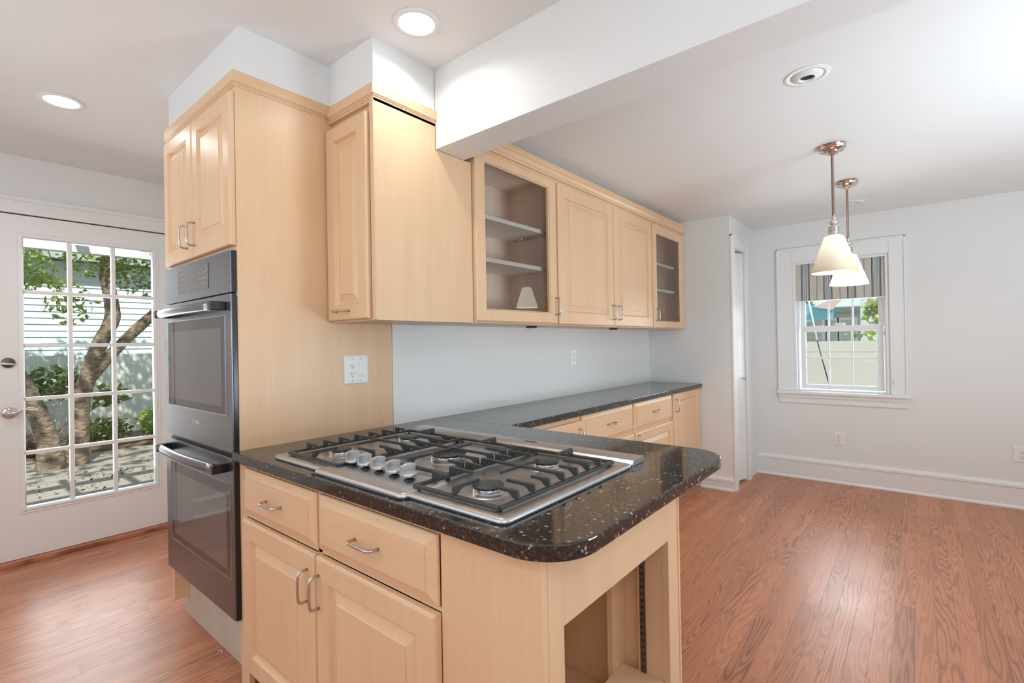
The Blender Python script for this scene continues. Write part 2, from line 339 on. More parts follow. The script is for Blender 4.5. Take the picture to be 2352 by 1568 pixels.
# ------------------------------------------------------------------ mesh helpers
class MB:
    def __init__(s): s.v = []; s.f = []; s.sm = []; s.mi = []; s.m = 0
    def add(s, vs, fs, smooth=False):
        o = len(s.v); s.v += [tuple(p) for p in vs]
        for f in fs: s.f.append(tuple(i+o for i in f)); s.sm.append(smooth); s.mi.append(s.m)
    def box(s, x0, x1, y0, y1, z0, z1):
        x0, x1 = sorted((x0, x1)); y0, y1 = sorted((y0, y1)); z0, z1 = sorted((z0, z1))
        s.add([(x0,y0,z0),(x1,y0,z0),(x1,y1,z0),(x0,y1,z0),(x0,y0,z1),(x1,y0,z1),(x1,y1,z1),(x0,y1,z1)],
              [(0,3,2,1),(4,5,6,7),(0,1,5,4),(1,2,6,5),(2,3,7,6),(3,0,4,7)]); return s
    def prism(s, prof, fn, a0, a1):
        """profile of 2D points swept between a0 and a1; fn(p, q, a) -> xyz"""
        n = len(prof)
        vs = [fn(p, q, a0) for p, q in prof] + [fn(p, q, a1) for p, q in prof]
        s.add(vs, [tuple(range(n))[::-1], tuple(range(n, 2*n))] + [(i, (i+1) % n, n+(i+1) % n, n+i) for i in range(n)]); return s
    def lathe(s, prof, c, axis='z', n=32, smooth=True, cap=True):
        vs = []; c = Vector(c)
        for r, h in prof:
            for k in range(n):
                a = 2*PI*k/n
                p = (r*math.cos(a), r*math.sin(a), h)
                if axis == 'x': p = (p[2], p[0], p[1])
                if axis == 'y': p = (p[0], p[2], p[1])
                vs.append(c+Vector(p))
        fs = []
        for i in range(len(prof)-1):
            for k in range(n):
                fs.append((i*n+k, i*n+(k+1) % n, (i+1)*n+(k+1) % n, (i+1)*n+k))
        s.add(vs, fs, smooth)
        if cap:
            o = len(s.v)-len(vs)
            for base, (r, h) in ((0, prof[0]), ((len(prof)-1)*n, prof[-1])):
                if r > 1e-5: s.f.append(tuple(o+base+k for k in range(n))); s.sm.append(False); s.mi.append(s.m)
        return s
    def tube(s, path, r, n=10, cap=True):
        P = [Vector(p) for p in path]; R = r if isinstance(r, (list, tuple)) else [r]*len(P)
        t0 = (P[1]-P[0]).normalized(); ref = Vector((0, 0, 1)) if abs(t0.z) < .9 else Vector((1, 0, 0))
        nn = t0.cross(ref).normalized(); vs = []
        for i, p in enumerate(P):
            t = ((P[min(i+1, len(P)-1)]-P[max(i-1, 0)])).normalized()
            nn = (nn-t*nn.dot(t)).normalized(); b = t.cross(nn)
            for k in range(n):
                a = 2*PI*k/n; vs.append(p+nn*math.cos(a)*R[i]+b*math.sin(a)*R[i])
        fs = [(i*n+k, i*n+(k+1) % n, (i+1)*n+(k+1) % n, (i+1)*n+k) for i in range(len(P)-1) for k in range(n)]
        s.add(vs, fs, True)
        if cap:
            o = len(s.v)-len(vs)
            s.f.append(tuple(o+k for k in range(n))[::-1]); s.f.append(tuple(o+(len(P)-1)*n+k for k in range(n))); s.sm += [False]*2; s.mi += [s.m]*2
        return s
    def rings(s, F, u0, u1, v0, v1, rg, fill=True, fillmi=None):
        """nested rectangular rings (inset, height) on frame F"""
        vs = []
        for it in rg:
            i, w = it[0], it[1]; j = it[2] if len(it) > 2 else i
            vs += [F(u0+i, v0+j, w), F(u1-i, v0+j, w), F(u1-i, v1-j, w), F(u0+i, v1-j, w)]
        fs = []
        for a in range(len(rg)-1):
            for k in range(4):
                fs.append((a*4+k, a*4+(k+1) % 4, (a+1)*4+(k+1) % 4, (a+1)*4+k))
        s.add(vs, fs)
        if fill:
            o = len(s.v)-len(vs); b = (len(rg)-1)*4
            s.f.append((o+b, o+b+1, o+b+2, o+b+3)); s.sm.append(False); s.mi.append(s.m if fillmi is None else fillmi)
            s.f.append((o+3, o+2, o+1, o)); s.sm.append(False); s.mi.append(s.m)
        return s
def FX(x0): return lambda u, v, w=0: (x0-w, -u, v)      # faces -X, u runs to -Y
def FY(y0): return lambda u, v, w=0: (u, y0-w, v)       # faces -Y, u runs to +X

class Thing:
    def __init__(s, name, label, cat, loc, group=None, kind=None):
        s.o = bpy.data.objects.new(name, None); C.objects.link(s.o); s.o.location = loc; s.o.empty_display_size = .05
        s.loc = Vector(loc)
        if kind: s.o['kind'] = kind
        if label: s.o['label'] = label
        if cat: s.o['category'] = cat
        if group: s.o['group'] = group
    def part(s, mb, name, mat, parent=None, label=None, bevel=None, kind=None, seg=2):
        o = make(mb, name, mat, s.loc, bevel, seg)
        o.parent = parent or s.o
        if label: o['label'] = label
        if kind: o['kind'] = kind
        return o
def make(mb, name, mat, origin=(0, 0, 0), bevel=None, seg=2):
    me = bpy.data.meshes.new(name); og = Vector(origin)
    me.from_pydata([tuple(Vector(p)-og) for p in mb.v], [], mb.f)
    for i, p in enumerate(me.polygons): p.use_smooth = mb.sm[i]; p.material_index = mb.mi[i]
    for m in (mat if isinstance(mat, (list, tuple)) else [mat]): me.materials.append(M_[m])
    me.validate(); me.update()
    o = bpy.data.objects.new(name, me); C.objects.link(o)
    if bevel:
        b = o.modifiers.new('bevel', 'BEVEL'); b.width = bevel; b.segments = seg; b.limit_method = 'ANGLE'; b.angle_limit = math.radians(40)
        b.harden_normals = False
    return o
def struct(mb, name, mat, label=None, bevel=None):
    o = make(mb, name, mat, (0, 0, 0), bevel); o['kind'] = 'structure'
    if label: o['label'] = label
    return o
def single(mb, name, mat, label, cat, loc=(0, 0, 0), bevel=None, kind=None, group=None):
    o = make(mb, name, mat, loc, bevel); o.location = loc; o['label'] = label; o['category'] = cat
    if kind: o['kind'] = kind
    if group: o['group'] = group
    return o
def copy_tree(o, parent=None):
    c = o.copy(); C.objects.link(c); c.parent = parent
    for ch in list(o.children): copy_tree(ch, c)
    return c
def text_part(T, txt, size, F, u, v, w, name, mat, parent, ext=.0004):
    cu = bpy.data.curves.new(name, 'FONT'); cu.body = txt; cu.size = size; cu.extrude = ext; cu.align_x = 'LEFT'
    to = bpy.data.objects.new(name, cu); C.objects.link(to)
    bpy.context.view_layer.update()
    me = bpy.data.meshes.new_from_object(to.evaluated_get(bpy.context.evaluated_depsgraph_get()))
    bpy.data.objects.remove(to)
    mb = MB(); mb.add([F(u+p.co.x*.86, v+p.co.y, w+p.co.z) for p in me.vertices], [tuple(p.vertices) for p in me.polygons])
    return mb
SH = lambda *a: MB().box(*a)

# ------------------------------------------------------------------ setting
XW, XE, XF, YC = .7013, 3.66, 4.456, -.7466
ZK, ZD, ZB = 2.5202, 2.3672, 2.1685
struct(SH(-2.7, 4.62, -4.6, 2.42, -.12, 0), 'floor', 'floor')
struct(SH(-2.7, .7027, -4.6, 2.47, ZK, ZK+.2), 'ceiling', 'ceiling')
struct(MB().box(.878, 4.62, -4.6, .12, ZD, ZK+.2).box(.705, .878, -.337, .12, ZD, ZK+.2), 'ceiling_dining', 'ceiling')
struct(SH(.7028, .878, -4.5, -.3375, ZB, ZK+.1), 'trim_5', 'wall', 'white dropped beam crossing the ceiling between kitchen and dining room')
struct(MB().box(XW+.001, XE, .0, .12, 0, ZD).box(.70, .82, .12, 2.32, 0, ZK), 'wall_back', 'wall')
# patio wall with door opening
mb = MB(); mb.box(-2.7, -.50, 2.32, 2.47, 0, ZK).box(.455, .70, 2.32, 2.47, 0, ZK).box(-.50, .455, 2.32, 2.47, 2.165, ZK)
struct(mb, 'wall_left', 'wall')
struct(SH(-2.7, -2.6, -4.5, 2.32, 0, ZK), 'wall_kitchen_side', 'wall')
struct(SH(-2.7, 4.62, -4.6, -4.5, 0, ZK), 'wall_rear', 'wall')
mb = MB(); WY0, WY1, WZ0, WZ1 = -1.785, -1.082, .80, 2.0
mb.box(XF, XF+.16, -4.5, WY0, 0, ZD).box(XF, XF+.16, WY1, .12, 0, ZD).box(XF, XF+.16, WY0, WY1, 0, WZ0).box(XF, XF+.16, WY0, WY1, WZ1, ZD)
struct(mb, 'wall_right', 'wall')
struct(SH(XE, XE+.08, YC, .12, 0, ZD), 'wall_end', 'wall')
CX0, CX1, CZ = 3.745, 4.10, 2.10
mb = MB(); mb.box(CX0, CX1, YC, YC+.10, CZ, ZD).box(CX1, XF, YC, YC+.10, 0, ZD)
struct(mb, 'wall_closet', 'wall')
struct(SH(.010, .66, -.0135, .80, 2.347, ZK), 'trim_6', 'wall', 'white boxed soffit above the tall oven cabinet')
struct(SH(.3816, .7022, -.336, -.0137, 2.334, ZK), 'trim_7', 'wall', 'white boxed soffit above the narrow wall cabinet')
struct(SH(.95, XE, -.28, 0, 2.295, ZD), 'trim_8', 'wall', 'white filler between upper cabinets and dining ceiling')
# unseen upper storey: it shades the near part of the patio
struct(MB().box(-2.9, 4.8, -4.8, 2.55, ZK+.2, 4.3), 'roof', 'siding2')

# baseboards
def baseboard(name, fn, a0, a1, H):
    mb = MB()
    mb.prism([(0, 0), (.026, 0), (.026, .010), (.018, .022), (.016, .024), (.016, H-.040), (.022, H-.038), (.022, H-.020), (.016, H-.014), (.012, H-.004), (0, H)], fn, a0, a1)
    struct(mb, name, 'trim')
baseboard('baseboard_right', lambda p, q, a: (XF-p, a, q), YC, -4.5, .195)
baseboard('baseboard_end', lambda p, q, a: (XE-p, a, q), -.47, YC+.002, .115)
baseboard('baseboard_left', lambda p, q, a: (a, 2.32-p, q), -2.6, -.60, .15)
# closet casing
mb = MB()
mb.box(XE-.004, CX0, YC-.018, YC, 0, CZ+.10).box(CX1, CX1+.07, YC-.018, YC, 0, CZ+.10).box(CX0, CX1, YC-.018, YC, CZ, CZ+.10)
mb.box(XE-.004, CX1+.08, YC-.03, YC, CZ+.085, CZ+.10)
struct(mb, 'trim_1', 'trim', 'white casing around the closet door', .002)
# bifold closet door
D = Thing('door_2', 'white bifold closet door at the end of the dining room', None, (CX0, YC+.03, 0), kind='structure')
def leaf(p0, p1):
    mb = MB(); p0 = Vector((*p0, 0)); p1 = Vector((*p1, 0)); d = (p1-p0); L = d.length; d.normalize(); nrm = Vector((d.y, -d.x, 0))
    F = lambda u, v, w=0: tuple(p0+d*u+nrm*w+Vector((0, 0, v)))
    mb.rings(F, 0, L, .02, CZ-.012, [(0, 0), (0, .028)])
    for v0, v1 in ((.10, .90), (1.0, 1.70), (1.76, 2.02)):
        mb.rings(F, .035, L-.035, v0, v1, [(0, .0285), (.006, .024), (.012, .024), (.022, .031)])
    return mb
mid = (CX0+.172, YC+.075)
D.part(leaf((CX0+.004, YC+.035), mid), 'door_leaf', 'trim', bevel=.0015)
D.part(leaf((mid[0]+.002, mid[1]), (CX1-.004, YC+.035)), 'door_leaf', 'trim', bevel=.0015)
D.part(MB().lathe([(.002, 0), (.006, -.004), (.006, -.018), (.012, -.024), (.012, -.032), (0, -.036)], (CX0+.30, YC+.02, .94), 'y', 16), 'door_knob', 'nickel')
D.part(SH(CX0, CX1, YC+.04, YC+.08, CZ-.008, CZ), 'door_track', 'darkmetal')

# patio door
P = Thing('door_1', 'white patio door with fifteen panes and lever handle', None, (-.02, 2.303, 0), kind='structure')
GX0, GX1, GZ0, GZ1 = -.352, .317, .335, 2.010
F = FY(2.303)
mb = MB()
mb.box(-.486, GX0-.012, 2.303, 2.348, .03, 2.150).box(GX1+.012, .440, 2.303, 2.348, .03, 2.150)
mb.box(GX0-.012, GX1+.012, 2.303, 2.348, .03, GZ0-.012).box(GX0-.012, GX1+.012, 2.303, 2.348, GZ1+.012, 2.150)
P.part(mb, 'door_leaf', 'trim')
mb = MB(); mb.rings(F, GX0-.034, GX1+.034, GZ0-.034, GZ1+.034, [(0, 0), (.004, .006), (.010, .004), (.018, .009), (.026, .010), (.034, -.006), (.034, -.045)], fill=False)
P.part(mb, 'glazing_bead', 'trim')
mb = MB()
for x in (-.135, .091): mb.box(x-.011, x+.011, 2.305, 2.345, GZ0, GZ1)
for z in (1.675, 1.339, 1.006, .670): mb.box(GX0, GX1, 2.3065, 2.3435, z-.011, z+.011)
P.part(mb, 'muntin_grid', 'trim', bevel=.004)
P.part(SH(GX0, GX1, 2.324, 2.330, GZ0, GZ1), 'glass_pane', 'glass')
dk = P.part(MB().lathe([(.031, 0), (.031, -.006), (.027, -.010), (0, -.011)], (-.425, 2.303, 1.236), 'y', 32), 'deadbolt', 'darkmetal')
mb = MB(); mb.prism([(-.030, .008), (-.030, -.004), (.026, -.009), (.026, -.002)], lambda p, q, a: (-.425+p, a, 1.236+q-.004), 2.293, 2.283); P.part(mb, 'thumb_turn', 'chrome', dk, bevel=.001)
hd = P.part(MB().lathe([(.035, 0), (.035, -.006), (.030, -.012), (.022, -.014), (.016, -.022), (.012, -.045), (.010, -.052), (0, -.053)], (-.424, 2.303, .930), 'y', 32), 'handle_rose', 'chrome')
P.part(MB().tube([(-.424, 2.255, .930), (-.395, 2.253, .932), (-.370, 2.254, .945), (-.340, 2.256, .952), (-.318, 2.258, .948), (-.303, 2.260, .938)], [.012, .010, .007, .006, .0055, .004], 12), 'lever_handle', 'chrome', hd)
P.part(SH(-.50, .455, 2.26, 2.345, .0, .027), 'threshold', 'floor', label='stained wood threshold', bevel=.004)
mb = MB(); mb.box(-.50, -.488, 2.31, 2.36, .03, 2.165).box(.443, .455, 2.31, 2.36, .03, 2.165).box(-.488, .443, 2.325, 2.36, 2.152, 2.165)
P.part(mb, 'gap_shade_strip', 'black')  # black strip put where only the shaded gap round the leaf shows
mb = MB()
for x0, x1, z0, z1 in ((-.60, -.49, 0, 2.25), (.447, .56, 0, 2.25), (-.49, .447, 2.158, 2.25)):
    mb.box(x0, x1, 2.296, 2.32, z0, z1)
mb.box(-.61, .57, 2.285, 2.32, 2.235, 2.262)
struct(mb, 'trim_2', 'trim', 'white casing around the patio door', .003)

# dining window
Wn = Thing('window_1', 'white double-hung window with grid panes above dining room wall', None, (XF, -1.433, .81), kind='structure')
F = FX(XF)
def vbox(mb, u0, u1, v0, v1, x0, x1): mb.box(x0, x1, -u1, -u0, v0, v1)
mb = MB()
vbox(mb, .957, 1.072, .812, 2.13, XF-.018, XF); vbox(mb, 1.794, 1.900, .812, 2.13, XF-.018, XF); vbox(mb, 1.072, 1.794, 2.008, 2.13, XF-.018, XF)
vbox(mb, .948, .962, .812, 2.14, XF-.028, XF); vbox(mb, 1.893, 1.907, .812, 2.14, XF-.028, XF); vbox(mb, .948, 1.907, 2.126, 2.14, XF-.028, XF)
Wn.part(mb, 'window_casing', 'trim', bevel=.003)
mb = MB(); vbox(mb, .942, 1.925, .784, .812, XF-.058, XF+.05)
Wn.part(mb, 'window_sill', 'trim', bevel=.008, seg=3)
mb = MB(); vbox(mb, .952, 1.903, .700, .784, XF-.016, XF); vbox(mb, .952, 1.903, .752, .784, XF-.030, XF-.016)
Wn.part(mb, 'window_apron', 'trim', bevel=.003)
mb = MB()
vbox(mb, 1.082, 1.100, .812, 2.0, XF+.0, XF+.155); vbox(mb, 1.768, 1.785, .812, 2.0, XF, XF+.155); vbox(mb, 1.10, 1.768, 1.985, 2.0, XF, XF+.155); vbox(mb, 1.10, 1.768, .80, .822, XF+.05, XF+.155)
vbox(mb, 1.100, 1.112, .822, 1.985, XF+.07, XF+.155); vbox(mb, 1.757, 1.768, .822, 1.985, XF+.07, XF+.155)
Wn.part(mb, 'window_jamb', 'vinyl', bevel=.002)
def sash(u0, u1, v0, v1, g0, g1, h0, h1, x0, x1, mz):
    mb = MB(); F = FX(x1)
    vbox(mb, u0, g0, v0, v1, x0, x1); vbox(mb, g1, u1, v0, v1, x0, x1); vbox(mb, g0, g1, v0, h0, x0, x1); vbox(mb, g0, g1, h1, v1, x0, x1)
    o = Wn.part(mb, 'window_sash', 'vinyl', bevel=.003)
    mb = MB(); xm = (x0+x1)/2
    for t in (1/3, 2/3): u = g0+(g1-g0)*t; vbox(mb, u-.008, u+.008, h0, h1, xm-.006, xm+.006)
    for z in mz: vbox(mb, g0, g1, z-.008, z+.008, xm-.0055, xm+.0055)
    Wn.part(mb, 'muntin_grid', 'vinyl', o, bevel=.002)
    mb = MB(); vbox(mb, g0, g1, h0, h1, xm+.008, xm+.012); Wn.part(mb, 'glass_pane', 'glass', o)
    return o
lo = sash(1.124, 1.748, .834, 1.408, 1.165, 1.700, .868, 1.358, XF+.075, XF+.11, (1.114,))
up = sash(1.118, 1.752, 1.375, 1.985, 1.160, 1.712, 1.402, 1.945, XF+.118, XF+.150, (1.68,))
mb = MB(); vbox(mb, 1.395, 1.470, 1.409, 1.432, XF+.08, XF+.112); Wn.part(mb, 'sash_lock', 'plate', lo, bevel=.004)
mb = MB(); vbox(mb, 1.262, 1.305, 1.409, 1.414, XF+.08, XF+.10); vbox(mb, 1.59, 1.635, 1.409, 1.416, XF+.08, XF+.10); Wn.part(mb, 'tilt_latch', 'nickel', lo)
# blind cord cleat on the casing
single(MB().box(XF-.026, XF-.018, -1.822, -1.812, .905, .940).box(XF-.034, XF-.026, -1.820, -1.814, .915, .930), 'cord_cleat', 'plate', 'small white cord cleat on the right window casing', 'cleat', (0, 0, 0), .001)

# roman shade
R = Thing('roman_shade', 'striped cream and navy roman shade pulled up in the dining window', 'window shade', (XF+.02, -1.433, 1.99))
mb = MB(); nx = 60
cols = []
for i in range(nx+1):
    u = 1.092+(1.770-1.092)*i/nx
    wv = .003*math.sin(i*.7)+.002*math.sin(i*.23+1)
    cols.append([(XF+.030+wv, -u, 1.996), (XF+.022+wv, -u, 1.90), (XF+.020-wv, -u, 1.80), (XF+.016+wv, -u, 1.70), (XF+.014+wv, -u, 1.652), (XF+.020, -u, 1.646), (XF+.044, -u, 1.650), (XF+.046, -u, 1.70), (XF+.040, -u, 1.996)])
vs = [p for c in cols for p in c]; k = 9
fs = [(i*k+j, (i+1)*k+j, (i+1)*k+j+1, i*k+j+1) for i in range(nx) for j in range(k-1)]
fs += [((i+1)*k, i*k, i*k+k-1, (i+1)*k+k-1) for i in range(nx)]
fs += [tuple(range(k)), tuple(nx*k+j for j in range(k))[::-1]]
mb.add(vs, fs, False); R.part(mb, 'shade_fabric', 'stripe')
R.part(SH(XF+.022, XF+.050, -1.768, -1.095, 1.640, 1.6465), 'bottom_lining', 'vinyl')
R.part(SH(XF+.010, XF+.050, -1.768, -1.095, 1.985, 1.9995), 'head_rail', 'vinyl')

# ------------------------------------------------------------------ cabinet pieces
def raised_door(F, u0, u1, v0, v1, s=.062, t=.021):
    mb = MB()
    mb.rings(F, u0, u1, v0, v1, [(0, 0), (0, t-.007), (.003, t-.002), (.008, t), (s, t), (s+.003, t-.005), (s+.008, t-.014), (s+.013, t-.015), (s+.043, t-.004), (s+.0445, t-.001)])
    return mb
def slab_drawer(F, u0, u1, v0, v1, t=.021):
    mb = MB(); mb.rings(F, u0, u1, v0, v1, [(0, 0), (0, .006), (.002, .0085), (.028, .0185), (.0295, t+.001)])
    return mb
def pull(F, u, v, w, L=.096, vert=True, r=.0042, proj=.030):
    h = L/2; pts = []
    base = [(-h, 0), (-h, proj-.012), (-h+.0035, proj-.0035), (-h+.012, proj), (-h*.4, proj+.0015), (h*.4, proj+.0015), (h-.012, proj), (h-.0035, proj-.0035), (h, proj-.012), (h, 0)]
    for a, b in base: pts.append(F(u, v+a, w+b) if vert else F(u+a, v, w+b))
    return MB().tube(pts, r, 12)
def holes(mb, F, u, v, r=.0025): mb.rings(F, u-r, u+r, v-r, v+r, [(0, .0004), (0, .0008)])

# tall oven cabinet
T = Thing('oven_cabinet', 'tall maple cabinet housing the double wall oven', 'cabinet', (.33, .40, 0))
T.part(MB().box(0, .70, 0, .019, .0, 2.303), 'side_panel', 'maple', bevel=.0015)
mb = MB()
mb.box(0, .64, .78, .799, .10, 2.303).box(.02, .62, .019, .78, 2.284, 2.303).box(0, .019, .019, .78, 2.262, 2.303).box(0, .019, .019, .78, 1.673, 1.70).box(.60, .62, .019, .78, .28, 2.28).box(.02, .60, .019, .78, 1.675, 1.694)
mb.box(.022, .05, .019, .78, .255, .272)
T.part(mb, 'cabinet_body', 'maple')
for (a, b, hu, nm) in ((.006, .401, .372, 'r'), (.406, .775, -.0, 'l')):
    d = T.part(raised_door(FX(-.001), -b, -a, 1.690, 2.272, .058), 'door', 'maple')
    hu = .374 if nm == 'r' else .463
    T.part(pull(FX(-.022), -hu, 1.785, 0), 'handle', 'nickel', d)
def crown_path(pts, z0, prof):
    """profile (out, z) swept round mitred plan points; outward = left of travel"""
    mb = MB(); n = len(pts); k = len(prof); vs = []
    P2 = [Vector(p) for p in pts]
    for i, p in enumerate(P2):
        dirs = []
        if i > 0: dirs.append((P2[i]-P2[i-1]).normalized())
        if i < n-1: dirs.append((P2[i+1]-P2[i]).normalized())
        ns = [Vector((d.y, -d.x)) for d in dirs]
        m = ns[0] if len(ns) == 1 else (ns[0]+ns[1])/(1+ns[0].dot(ns[1]))
        for o, z in prof: q = p+m*o; vs.append((q.x, q.y, z0+z))
    fs = []
    for i in range(n-1):
        for j in range(k): fs.append((i*k+j, i*k+(j+1) % k, (i+1)*k+(j+1) % k, (i+1)*k+j))
    fs += [tuple(range(k))[::-1], tuple((n-1)*k+j for j in range(k))]
    mb.add(vs, fs); return mb
cp = [(0, .0), (.004, 0), (.004, .006), (.008, .008), (.008, .012), (.012, .014), (.012, .054), (0, .054)]
T.part(crown_path([(0, .80), (0, 0), (.379, 0)], 2.293, cp), 'crown_molding', 'maple_h')
tb = T.part(SH(.065, .085, .021, .866, 0, .265), 'toe_board', 'plywood', label='bare plywood toe board below the lower oven')
T.part(SH(.0855, .64, .848, .866, 0, .262), 'plinth_side', 'maple_in')
single(MB().tube([(.055, .36, .004), (.045, .35, .006), (.047, .335, .005), (.040, .33, .004)], .0015, 6).tube([(.05, .35, .003), (.040, .362, .004), (.036, .355, .003)], .0012, 6), 'lint_tuft', 'plate', 'tiny white lint tuft on floor by the plywood toe board', 'lint')

# double wall oven
O = Thing('double_wall_oven', 'black stainless double wall oven in the tall maple cabinet', 'oven', (.15, .40, .272))
XO = -.022
O.part(SH(-.003, .55, .022, .778, .275, 1.672), 'oven_body', 'ovenblack')
cpn = O.part(SH(XO, -.0035, .010, .788, 1.511, 1.671), 'control_panel', 'ovensteel', bevel=.002)
O.part(SH(XO+.006, -.002, .006, .0098, 1.512, 1.670), 'panel_edge', 'ovenblack', cpn)
dp = O.part(SH(XO-.0015, XO, .228, .587, 1.545, 1.651), 'display', 'display', cpn)
FXo = FX(XO-.0015)
for (u, v) in [(-.555, 1.628), (-.53, 1.629), (-.505, 1.63), (-.555, 1.605), (-.53, 1.607), (-.505, 1.610), (-.555, 1.582), (-.53, 1.583), (-.555, 1.560), (-.53, 1.563), (-.46, 1.560), (-.43, 1.562), (-.40, 1.563), (-.37, 1.564), (-.34, 1.566), (-.26, 1.570), (-.29, 1.569), (-.26, 1.592), (-.29, 1.592), (-.32, 1.59), (-.26, 1.615), (-.29, 1.615), (-.32, 1.613), (-.238, 1.565), (-.238, 1.585), (-.238, 1.60), (-.238, 1.62), (-.238, 1.637)]:
    mb = MB(); mb.rings(FXo, u-.005, u+.005, v-.0008, v+.0008, [(0, 0), (0, .0003)])
    O.part(mb, 'touch_marking', 'marks', dp)
def oven_door(z0, z1, w0, w1, zw0, zw1, hz):
    d = O.part(SH(XO, -.0035, .010, .790, z0, z1), 'oven_door', 'ovensteel', bevel=.002)
    O.part(SH(XO+.006, -.002, .006, .0098, z0, z1), 'door_edge', 'ovenblack', d)
    O.part(SH(XO-.0012, XO, w0, w1, zw0, zw1), 'door_glass', 'ovenglass', d)
    O.part(SH(XO-.0015, XO-.0012, w0+.04, w1-.04, zw0+.03, zw1-.045), 'window_screen', 'ovenmesh', d)
    mb = MB(); e = .0022
    for a in ((w0-e, w1+e, zw0-e, zw0), (w0-e, w1+e, zw1, zw1+e), (w0-e, w0, zw0, zw1), (w1, w1+e, zw0, zw1)): mb.box(XO-.002, XO, *a)
    O.part(mb, 'glass_trim', 'steel', d)
    # bowed bar handle with dark end brackets
    mb = MB(); n = 16; prof = []
    for i in range(n+1):
        t = i/n; y = .085+.64*t; bow = .014*math.sin(PI*t)
        x = XO-.040-bow
        prof.append([(x, y, hz-.019), (x-.012, y, hz-.012), (x-.015, y, hz+.004), (x-.010, y, hz+.015), (x, y, hz+.019), (x+.010, y, hz+.014), (x+.010, y, hz-.014)])
    k = 7; vs = [p for r in prof for p in r]
    mb.add(vs, [(i*k+j, i*k+(j+1) % k, (i+1)*k+(j+1) % k, (i+1)*k+j) for i in range(n) for j in range(k)], True)
    mb.add([], []); o0 = 0
    mb.f += [tuple(range(k)), tuple(n*k+j for j in range(k))[::-1]]; mb.sm += [False]*2; mb.mi += [0]*2
    h = O.part(mb, 'handle_bar', 'ovensteel', d)
    for ya, yb in ((.055, .0845), (.7255, .755)):
        O.part(SH(XO-.055, XO-.0005, ya, yb, hz-.017, hz+.017), 'handle_bracket', 'ovenblack', d, bevel=.003)
oven_door(.905, 1.507, .067, .738, 1.045, 1.425, 1.462)
oven_door(.276, .886, .036, .722, .425, .785, .846)
mb = text_part(O, 'BOSCH', .020, FX(XO), -.405, .985, .0003, 'brand_lettering', 'marks', None); O.part(mb, 'brand_lettering', 'marks')
mb = MB(); ce = (XO-.0006, .424, .992)
for k in range(24):
    a0, a1 = 2*PI*k/24, 2*PI*(k+1)/24
    q = lambda r, a: (ce[0], ce[1]+r*math.cos(a), ce[2]+r*math.sin(a))
    mb.add([q(.0095, a0), q(.0095, a1), q(.0080, a1), q(.0080, a0)], [(0, 1, 2, 3)])
mb.box(XO-.0008, XO, .4205, .4220, .986, .998); mb.box(XO-.0008, XO, .4260, .4275, .986, .998); mb.box(XO-.0008, XO, .4220, .4260, .991, .993)
O.part(mb, 'brand_emblem', 'marks')
single(SH(-.0035, .0, -.0, .0052, 1.495, 1.512), 'tape_scrap', 'bluepaint', 'small scrap of blue tape between oven doors and side panel', 'tape', bevel=None)

# narrow wall cabinet beside the tower and the blank front panel
N = Thing('narrow_wall_cabinet', 'maple corner wall cabinet with narrow door facing the kitchen and blank side', 'cabinet', (.66, -.16, 1.402))
mb = MB(); mb.box(.3816, .925, -.336, -.002, 1.402, 1.421).box(.3816, .7012, -.336, -.002, 2.270, 2.29).box(.3816, .925, -.336, -.317, 1.421, 2.1675).box(.3816, .7012, -.336, -.317, 2.1675, 2.29).box(.40, .42, -.317, -.002, 1.421, 2.27).box(.905, .925, -.317, -.002, 1.421, 2.16)
N.part(mb, 'cabinet_body', 'maple')
N.part(SH(.3775, .3814, -.3365, -.312, 1.404, 2.289), 'corner_stile', 'maple', bevel=.001)
d = N.part(raised_door(FX(.381), .008, .306, 1.409, 2.232, .062), 'door', 'maple')
N.part(pull(FX(.36), .128, 1.446, 0, vert=False), 'handle', 'nickel', d)
N.part(crown_path([(.3816, -.0125), (.3816, -.336), (.7020, -.336)], 2.280, cp), 'crown_molding', 'maple_h')
T_top = N

# glass-front and raised-panel wall cabinets
def wall_cab(label, x0, x1, z0=1.402, z1=2.262, glass=True, doors=()):
    K = Thing('wall_cabinet', label, 'cabinet', ((x0+x1)/2, -.17, z0))
    mb = MB()
    mb.box(x0, x1, -.335, -.002, z0, z0+.018).box(x0, x1, -.335, -.002, z1-.018, z1).box(x0, x0+.016, -.335, -.002, z0+.018, z1-.018).box(x1-.016, x1, -.335, -.002, z0+.018, z1-.018).box(x0+.016, x1-.016, -.012, -.002, z0+.018, z1-.018)
    K.part(mb, 'cabinet_body', 'maple_in' if glass else 'maple')
    K.part(MB().box(x0, x1, -.3375, -.3355, z0, 1.435).box(x0, x1, -.3375, -.3355, 2.225, z1).box(x0, x0+.03, -.3375, -.3355, 1.435, 2.225).box(x1-.03, x1, -.3375, -.3355, 1.435, 2.225), 'face_frame', 'maple')
    if glass:
        for z in (1.728, 1.945):
            K.part(SH(x0+.0165, x1-.0165, -.30, -.0125, z-.011, z+.011), 'shelf', 'shelf', bevel=.001)
        def pins(c, ax_h):
            K.part(MB().lathe([(.0028, ax_h), (.0028, ax_h*1.04)], c, 'x', 8), 'pin_hole', 'black')
        for z in [1.46+.052*i for i in range(14)]:
            for y in (-.27, -.06): pins((x1, y, z), -.0165)
            pins((x0, -.06, z), .0165)
        for z in (1.728, 1.945):
            for x in (x0+.024, x1-.024):
                for y in (-.26, -.06): K.part(SH(x-.008, x+.008, y-.006, y+.006, z-.0145, z-.0112), 'shelf_clip', 'nickel')
    return K
